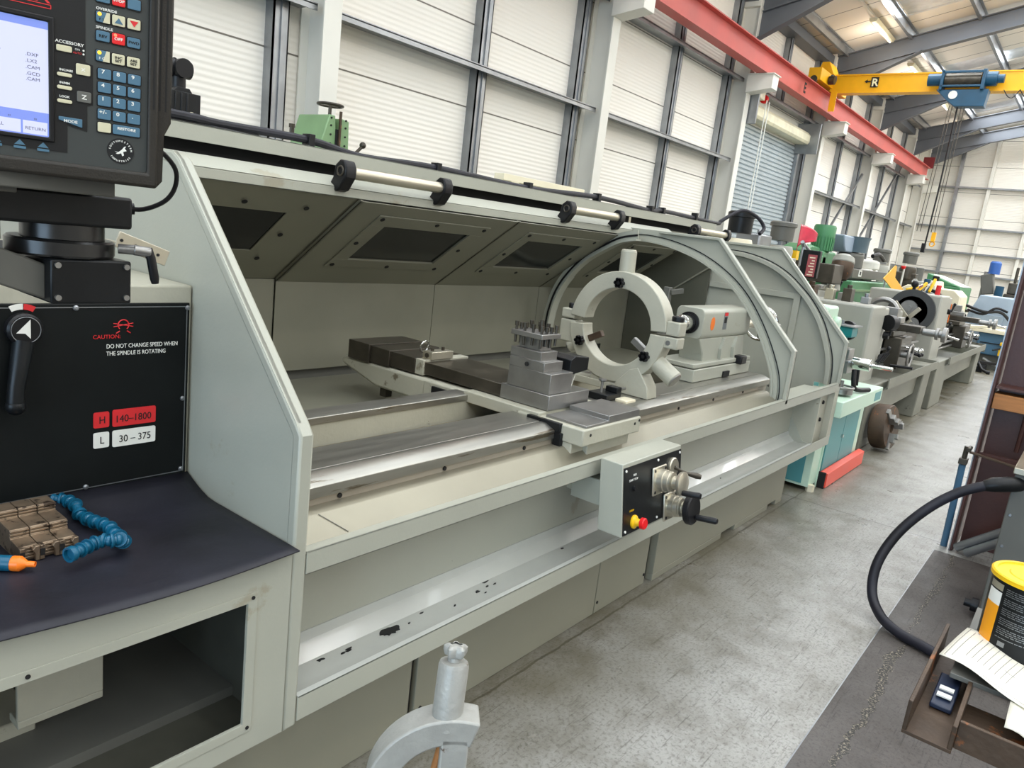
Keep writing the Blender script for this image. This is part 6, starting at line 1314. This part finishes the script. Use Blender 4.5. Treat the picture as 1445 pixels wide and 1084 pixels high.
MB().rev([(0.2, 0), (0.2, 0.22), (0.17, 0.25), (0, 0.25)], (12.95, 3.35, 1.60), (0, 0, 1), 28).box(12.4, 13.3, 3.3, 3.9, 1.3, 1.62).build('head', m_dgrey, t, bev=0.02)
MB().box(12.5, 13.1, 3.9, 4.5, 0, 1.5).build('column', m_bgrey, t, bev=0.03)
MB().rev([(0.16, 0), (0.16, 0.13), (0.1, 0.16), (0, 0.16)], (14.05, 3.3, 1.62), (0, 0, 1), 24).box(13.8, 14.3, 3.2, 3.8, 0.9, 1.62).build('side_gearbox', m_white, t, bev=0.02)
MB().tube([(13.7, 3.2, 1.84), (13.9, 3.15, 1.88), (14.3, 3.15, 1.80)], 0.035, 8, smooth=4).build('black_hose', m_black, t)
t = thing('ram_beam_machine', 'long grey brown ram with a white square letter plate above the green lathe', 'machine', (11, 2.8, 0))
MB().box(10.9, 13.2, 2.75, 3.02, 1.47, 1.60).build('ram_beam', m_dgrey, t, bev=0.008)
MB().box(11.2, 11.36, 2.745, 2.75, 1.50, 1.59).build('letter_plate', m_wht, t)
MB().box(11.25, 11.31, 2.743, 2.746, 1.52, 1.57).build('letter_mark', m_hole, t)
MB().box(12.6, 13.2, 3.02, 3.22, 0, 1.6).build('pillar', m_dgrey, t, bev=0.02)
t = thing('green_lathe', 'long green lathe casing standing behind the grey headstocks', 'lathe', (12.2, 2.9, 0))
MB().box(10.7, 13.7, 2.68, 3.0, 0.1, 1.44).build('green_casing', m_green, t, bev=0.02)
MB().box(10.7, 13.7, 2.66, 2.68, 1.30, 1.33).build('casing_moulding', m_lgreen, t)
SWH = t = thing('swivel_mill_head', 'oily brown swivelled milling head with a grey motor cap, tilted left', 'milling head', (8.6, 2.3, 0))
d = Vector((0.25, 0.05, 1)).normalized()
MB().rev([(0.07, 0), (0.10, 0.05), (0.115, 0.15), (0.11, 0.18)], (8.45, 2.25, 1.47), d, 28).build('brown_body', m_rust, t)
MB().rev([(0.11, 0.18), (0.115, 0.19), (0.105, 0.24), (0.06, 0.27), (0, 0.27)], (8.45, 2.25, 1.47), d, 28).build('motor_cap', m_grey, t)
MB().box(8.0, 8.35, 2.2, 2.6, 1.42, 1.62).build('finned_body', m_dsteel, t, bev=0.01)
MB().box(8.0, 8.5, 2.3, 2.8, 0.0, 1.35).rev([(0.08, 0), (0.05, 0.14)], (8.45, 2.3, 1.34), (0, 0, 1), 16).build('pedestal', m_grey, t, bev=0.02)
DRO = t = thing('digital_readout', 'tall black readout box with red lettering on a grey post', 'readout', (7.3, 2.2, 1.6))
MB().rot(0).box(7.14, 7.20, 2.11, 2.27, 1.47, 1.72).build('readout_case', m_blackm, t, bev=0.006)
MB().box(7.134, 7.14, 2.13, 2.21, 1.48, 1.68).build('readout_face', mat('dull_red_panel', srgb(150, 70, 74), 0.5), t)
mb = MB()
for i in range(7): mb.box(7.132, 7.134, 2.145, 2.195 - 0.012*(i % 3), 1.492+0.026*i, 1.502+0.026*i)
mb.build('readout_marks', m_cream, t)
MB().tube([(7.2, 2.2, 1.6), (7.35, 2.2, 1.6), (7.72, 2.46, 1.56)], 0.015, 8).tube([(7.72, 2.46, 0.0), (7.74, 2.46, 1.75), (7.67, 2.46, 1.80)], 0.02, 8).tube([(7.74, 2.46, 1.78), (8.05, 2.42, 1.66)], 0.015, 8).build('readout_post', m_galv, t)
t = thing('arrow_sign', 'large yellow chevron arrow plate on a thin post', 'sign', (12.0, 2.45, 0))
q = 0.72
cz = lambda z: 1.6 + (z-1.6)*q
MB().prism([(15.75*q, cz(1.485)), (16.55*q, cz(1.76)), (16.68*q, cz(1.74)), (16.72*q, cz(1.52)), (18.0*q, cz(1.235)), (16.9*q, cz(1.235))], 'y', 3.4*q, 3.4*q+0.01).build('chevron_plate', m_yel, t)
MB().box(11.6, 11.62, 2.47, 2.49, 0.0, 1.5).box(11.95, 12.0, 2.46, 2.48, 1.66, 1.71).build('sign_post', m_galv, t)
t = thing('machine_lamp', 'thin white lamp post with a small red head beside the yellow arrow', 'lamp', (12.6, 2.5, 0))
MB().tube([(12.55, 2.47, 0.0), (12.6, 2.47, 1.2), (12.62, 2.47, 1.74)], 0.014, 8).build('post', m_white, t)
MB().rev([(0.02, 0), (0.035, 0.03), (0.03, 0.05), (0, 0.05)], (12.55, 2.47, 1.68), (0, 0, 1), 16).build('red_head', m_emred, t)
t = thing('green_box_machine', 'dark green machine with a white printed top near the far wall', 'machine', (22.5, 3.2, 0))
MB().box(21.8, 23.8, 2.9, 3.7, 0, 1.45).prism([(2.9, 1.45), (3.7, 1.45), (3.7, 1.72)], 'x', 21.8, 23.8).build('green_body', m_green, t, bev=0.02)
MB().prism([(2.92, 1.46), (3.6, 1.69), (3.6, 1.70), (2.9, 1.465)], 'x', 22.0, 23.6).build('white_top', m_white, t)
t = thing('multi_spindle_head', 'cluttered drill head with upright chrome bars beside the brown frame', 'drill', (20, 1.3, 0))
for i in range(3): MB().cyl((20+0.1*i, 1.45-0.1*i, 1.2), (20+0.1*i, 1.45-0.1*i, 1.95), 0.03).build('guide_bar', m_chrome, t)
MB().box(19.9, 20.4, 1.0, 1.8, 1.2, 1.45).box(19.9, 20.3, 1.55, 1.75, 1.45, 1.7).cyl((20, 1.65, 1.7), (20, 1.65, 2.05), 0.03).build('head_casting', m_dsteel, t, bev=0.02)
MB().box(20.0, 20.5, 1.0, 1.8, 0, 1.2).build('stand', m_dgrey, t, bev=0.01)
# distant box machines that close the row in front of the far wall
for i, (x, y, hh, mt, lb) in enumerate(((19.5, 3.6, 1.5, m_grey, 'plain grey machine casing beyond the last turret mill'), (25.5, 4.0, 1.4, m_bgrey, 'pale blue machine casing near the far wall'), (28.5, 2.2, 1.35, m_green, 'low green machine casing against the far wall'), (25.0, 1.2, 1.3, m_dgrey, 'dark grey machine beside the far aisle'))):
    t = thing('machine_casing', lb, 'machine', (x, y, 0)); MB().box(x-0.6, x+0.6, y-0.4, y+0.4, 0, hh*0.7).prism([(x-0.5, hh*0.7), (x+0.5, hh*0.7), (x+0.35, hh), (x-0.4, hh)], 'y', y-0.35, y+0.35).build('casing', mt, t, bev=0.02)
    MB().cyl((x-0.1, y-0.1, hh), (x-0.1, y-0.1, hh+0.3), 0.12).build('motor', m_dgrey, t, bev=0.01); MB().cyl((x+0.2, y-0.45, hh*0.6), (x+0.2, y-0.4, hh*0.6), 0.12).build('handwheel', m_steel, t)


# vises on the mill tables
for (x, y), lb in zip(((8.3, 3.38), (9.8, 3.38), (15.15, 3.38), (17.7, 3.38)), ('below the tall black motor', 'below the squat grey motor', 'left of the yellow arrow sign', 'right of the yellow arrow sign')):
    t = thing('machine_vise', 'dark steel vise on the mill table ' + lb, 'vise', (x, y, 0.95), group='vises on the mill tables')
    MB().box(x-0.1, x+0.1, y-0.16, y+0.14, 0.95, 1.01).box(x-0.1, x+0.1, y+0.06, y+0.12, 1.01, 1.09).build('vise_body', m_dsteel, t, bev=0.004)
    MB().box(x-0.1, x+0.1, y-0.08, y-0.02, 1.01, 1.09).build('moving_jaw', m_steel, t, bev=0.003)
    MB().cyl((x, y-0.16, 0.99), (x, y-0.26, 0.99), 0.015).cyl((x-0.08, y-0.25, 0.99), (x+0.08, y-0.25, 0.99), 0.01).build('vise_handle', m_chrome, t)
# cluttered tool bench between the guard end and the mills
t = thing('tool_bench', 'low bench crowded with dark machine parts behind the tail end of the guard', 'bench', (8.2, 2.75, 0))
MB().box(7.3, 10.3, 2.65, 3.05, 1.04, 1.09).box(7.32, 7.38, 2.67, 2.73, 0, 1.04).box(10.2, 10.26, 2.67, 2.73, 0, 1.04).box(7.32, 7.38, 2.97, 3.03, 0, 1.04).box(10.2, 10.26, 2.97, 3.03, 0, 1.04).build('bench_top', m_ped, t, bev=0.004)
random.seed(33); ORD = ('first', 'second', 'third', 'fourth', 'fifth', 'sixth', 'seventh', 'eighth', 'ninth', 'tenth', 'eleventh', 'twelfth')
for i in range(12):
    x = 7.45 + 0.235*i; y = random.uniform(2.72, 2.9); hh = random.uniform(0.12, 0.32); m = (m_dsteel, m_grey, m_steel, m_blackm, m_cream, m_dgrey)[(i*5) % 6]
    t = thing('machine_part', ORD[i] + ' part from the near end of the crowded tool bench', 'machine part', (x, y, 1.09), group='parts on the tool bench')
    if i % 3 == 0: MB().cyl((x, y, 1.09), (x, y, 1.09+hh), 0.07, 0.05, n=18).cyl((x, y, 1.09+hh), (x, y, 1.13+hh), 0.03, n=12).build('body', m, t, bev=0.004)
    elif i % 3 == 1: MB().box(x-0.08, x+0.08, y-0.06, y+0.08, 1.09, 1.09+hh*0.6).box(x-0.03, x+0.05, y-0.04, y+0.04, 1.09+hh*0.6, 1.09+hh).build('body', m, t, bev=0.008)
    else: MB().cyl((x-0.06, y-0.02, 1.17), (x+0.06, y-0.02, 1.17), 0.08, n=20).box(x-0.07, x+0.07, y-0.07, y+0.05, 1.09, 1.12).build('body', m, t, bev=0.004)
    MB().tube([(x+0.02, y-0.05, 1.12+hh*0.4), (x+0.08, y-0.12, 1.16+hh*0.6), (x+0.10, y-0.13, 1.2+hh*0.7)], 0.011, 8).sph((x+0.10, y-0.13, 1.21+hh*0.7), 0.018).build('hand_lever', m_black if i % 2 else m_chrome, t)
# tooling lying on the tops of the grey headstocks
random.seed(21)
spots = [(7.22, 2.35, 0.10, 0.12, 0.09, m_dsteel, 'dark square steel block, nearest on the grey headstock top'), (7.30, 2.15, 0.14, 0.10, 0.11, m_rust, 'rusty steel vice part on the grey headstock top'),
         (7.34, 1.98, 0.08, 0.08, 0.10, m_alu, 'bright steel cube on the grey headstock top'), (7.40, 1.84, 0.12, 0.08, 0.12, m_dsteel, 'dark bolted clamp in the middle of the headstock top'),
         (7.48, 1.70, 0.10, 0.07, 0.06, m_galv, 'pale steel angle at the front of the headstock top'), (7.56, 1.90, 0.16, 0.1, 0.07, m_steel, 'flat steel plate stack at the back of the headstock top')]
for x, y, a, b, c, m, lb in spots:
    o = MB().box(x, x+a, y, y+b, 1.295, 1.295+c).cyl((x+a/2, y+b/2, 1.295+c), (x+a/2, y+b/2, 1.33+c), min(a, b)*0.28, n=12).build('steel_tooling', m, bev=0.004); tag(o, lb, 'tooling', 'loose tooling on the headstock')
t = thing('spray_can_cluster', 'blue topped can and red bottle standing on the geared headstock top', 'can', (10.8, 1.8, 1.4))
MB().cyl((10.85, 1.68, 1.40), (10.85, 1.68, 1.52), 0.03, n=16).build('red_bottle', m_redp, t, bev=0.004); MB().cyl((11.0, 1.85, 1.38), (11.0, 1.85, 1.58), 0.04, n=16).build('blue_can', m_blue, t, bev=0.004)
o = MB().box(10.48, 10.58, 1.85, 1.98, 1.40, 1.42).cyl((10.53, 1.9, 1.42), (10.53, 1.9, 1.48), 0.02).sph((10.53, 1.9, 1.50), 0.045).build('black_knob_fixture', m_black, bev=0.004); tag(o, 'black knobbed fixture on the corner of the geared headstock top', 'fixture')
random.seed(4)
for i in range(5):
    o = MB().beam((10.62+0.09*i, 2.0-0.05*i, 1.42), (10.75+0.09*i, 1.9-0.03*i, 1.47+0.03*i), 0.03, 0.03).build('tool_bar', m_chrome if i % 2 else m_emyel, bev=0.003)
    tag(o, ('first', 'second', 'third', 'fourth', 'fifth')[i] + ' bar from the left in the pile on the geared headstock top', 'tool', 'bars piled on the headstock')
# small machine between guard end and row: cream tool and green body under it
t = thing('bench_grinder_body', 'small cream and green machine peeping past the end of the guard', 'machine', (6.9, 2.1, 0))
MB().rev([(0.07, 0), (0.12, 0.04), (0.10, 0.13), (0, 0.13)], (6.55, 2.05, 1.20), (0.2, 0, 1), 20).build('cream_hopper', m_cream, t)
MB().box(6.4, 6.85, 1.95, 2.4, 0.0, 1.10).build('green_stand', m_lgreen, t, bev=0.02)
MB().box(6.38, 6.87, 1.93, 2.42, 1.10, 1.2).build('cream_top', m_cream, t, bev=0.01)

rescale([CRM], 1.17)

# every screw and bolt an object of its own
def explode(o):
    me = o.data; bm = bmesh.new(); bm.from_mesh(me); seen = set(); comps = []
    for v in bm.verts:
        if v.index in seen: continue
        st_ = [v]; seen.add(v.index); c = set()
        while st_:
            q = st_.pop(); c.add(q.index)
            for e in q.link_edges:
                w_ = e.other_vert(q)
                if w_.index not in seen: seen.add(w_.index); st_.append(w_)
        comps.append(c)
    bm.free()
    if len(comps) < 2: return
    for i, c in enumerate(comps):
        idx = sorted(c); mp = {k: j for j, k in enumerate(idx)}
        m2 = bpy.data.meshes.new(o.name); m2.from_pydata([tuple(me.vertices[k].co) for k in idx], [], [[mp[k] for k in p.vertices] for p in me.polygons if p.vertices[0] in mp])
        m2.polygons.foreach_set('use_smooth', [True]*len(m2.polygons)); m2.set_sharp_from_angle(angle=math.radians(32)); m2.materials.append(me.materials[0])
        if i == 0: o.data = m2; continue
        n2 = o.copy(); n2.data = m2; COL.objects.link(n2)
for o in list(COL.objects):
    if o.type == 'MESH' and o.parent and o.name.split('.')[0] in ('block_screw', 'frame_screw', 'panel_screw', 'base_screw', 'web_bolt', 'sheet_screw', 'bedway_bolt', 'face_screw', 'flange_bolt', 'side_bolt', 'plate_bolt', 'saddle_screw', 'cover_bolt', 'cooling_fin', 'stop_screw'): explode(o)
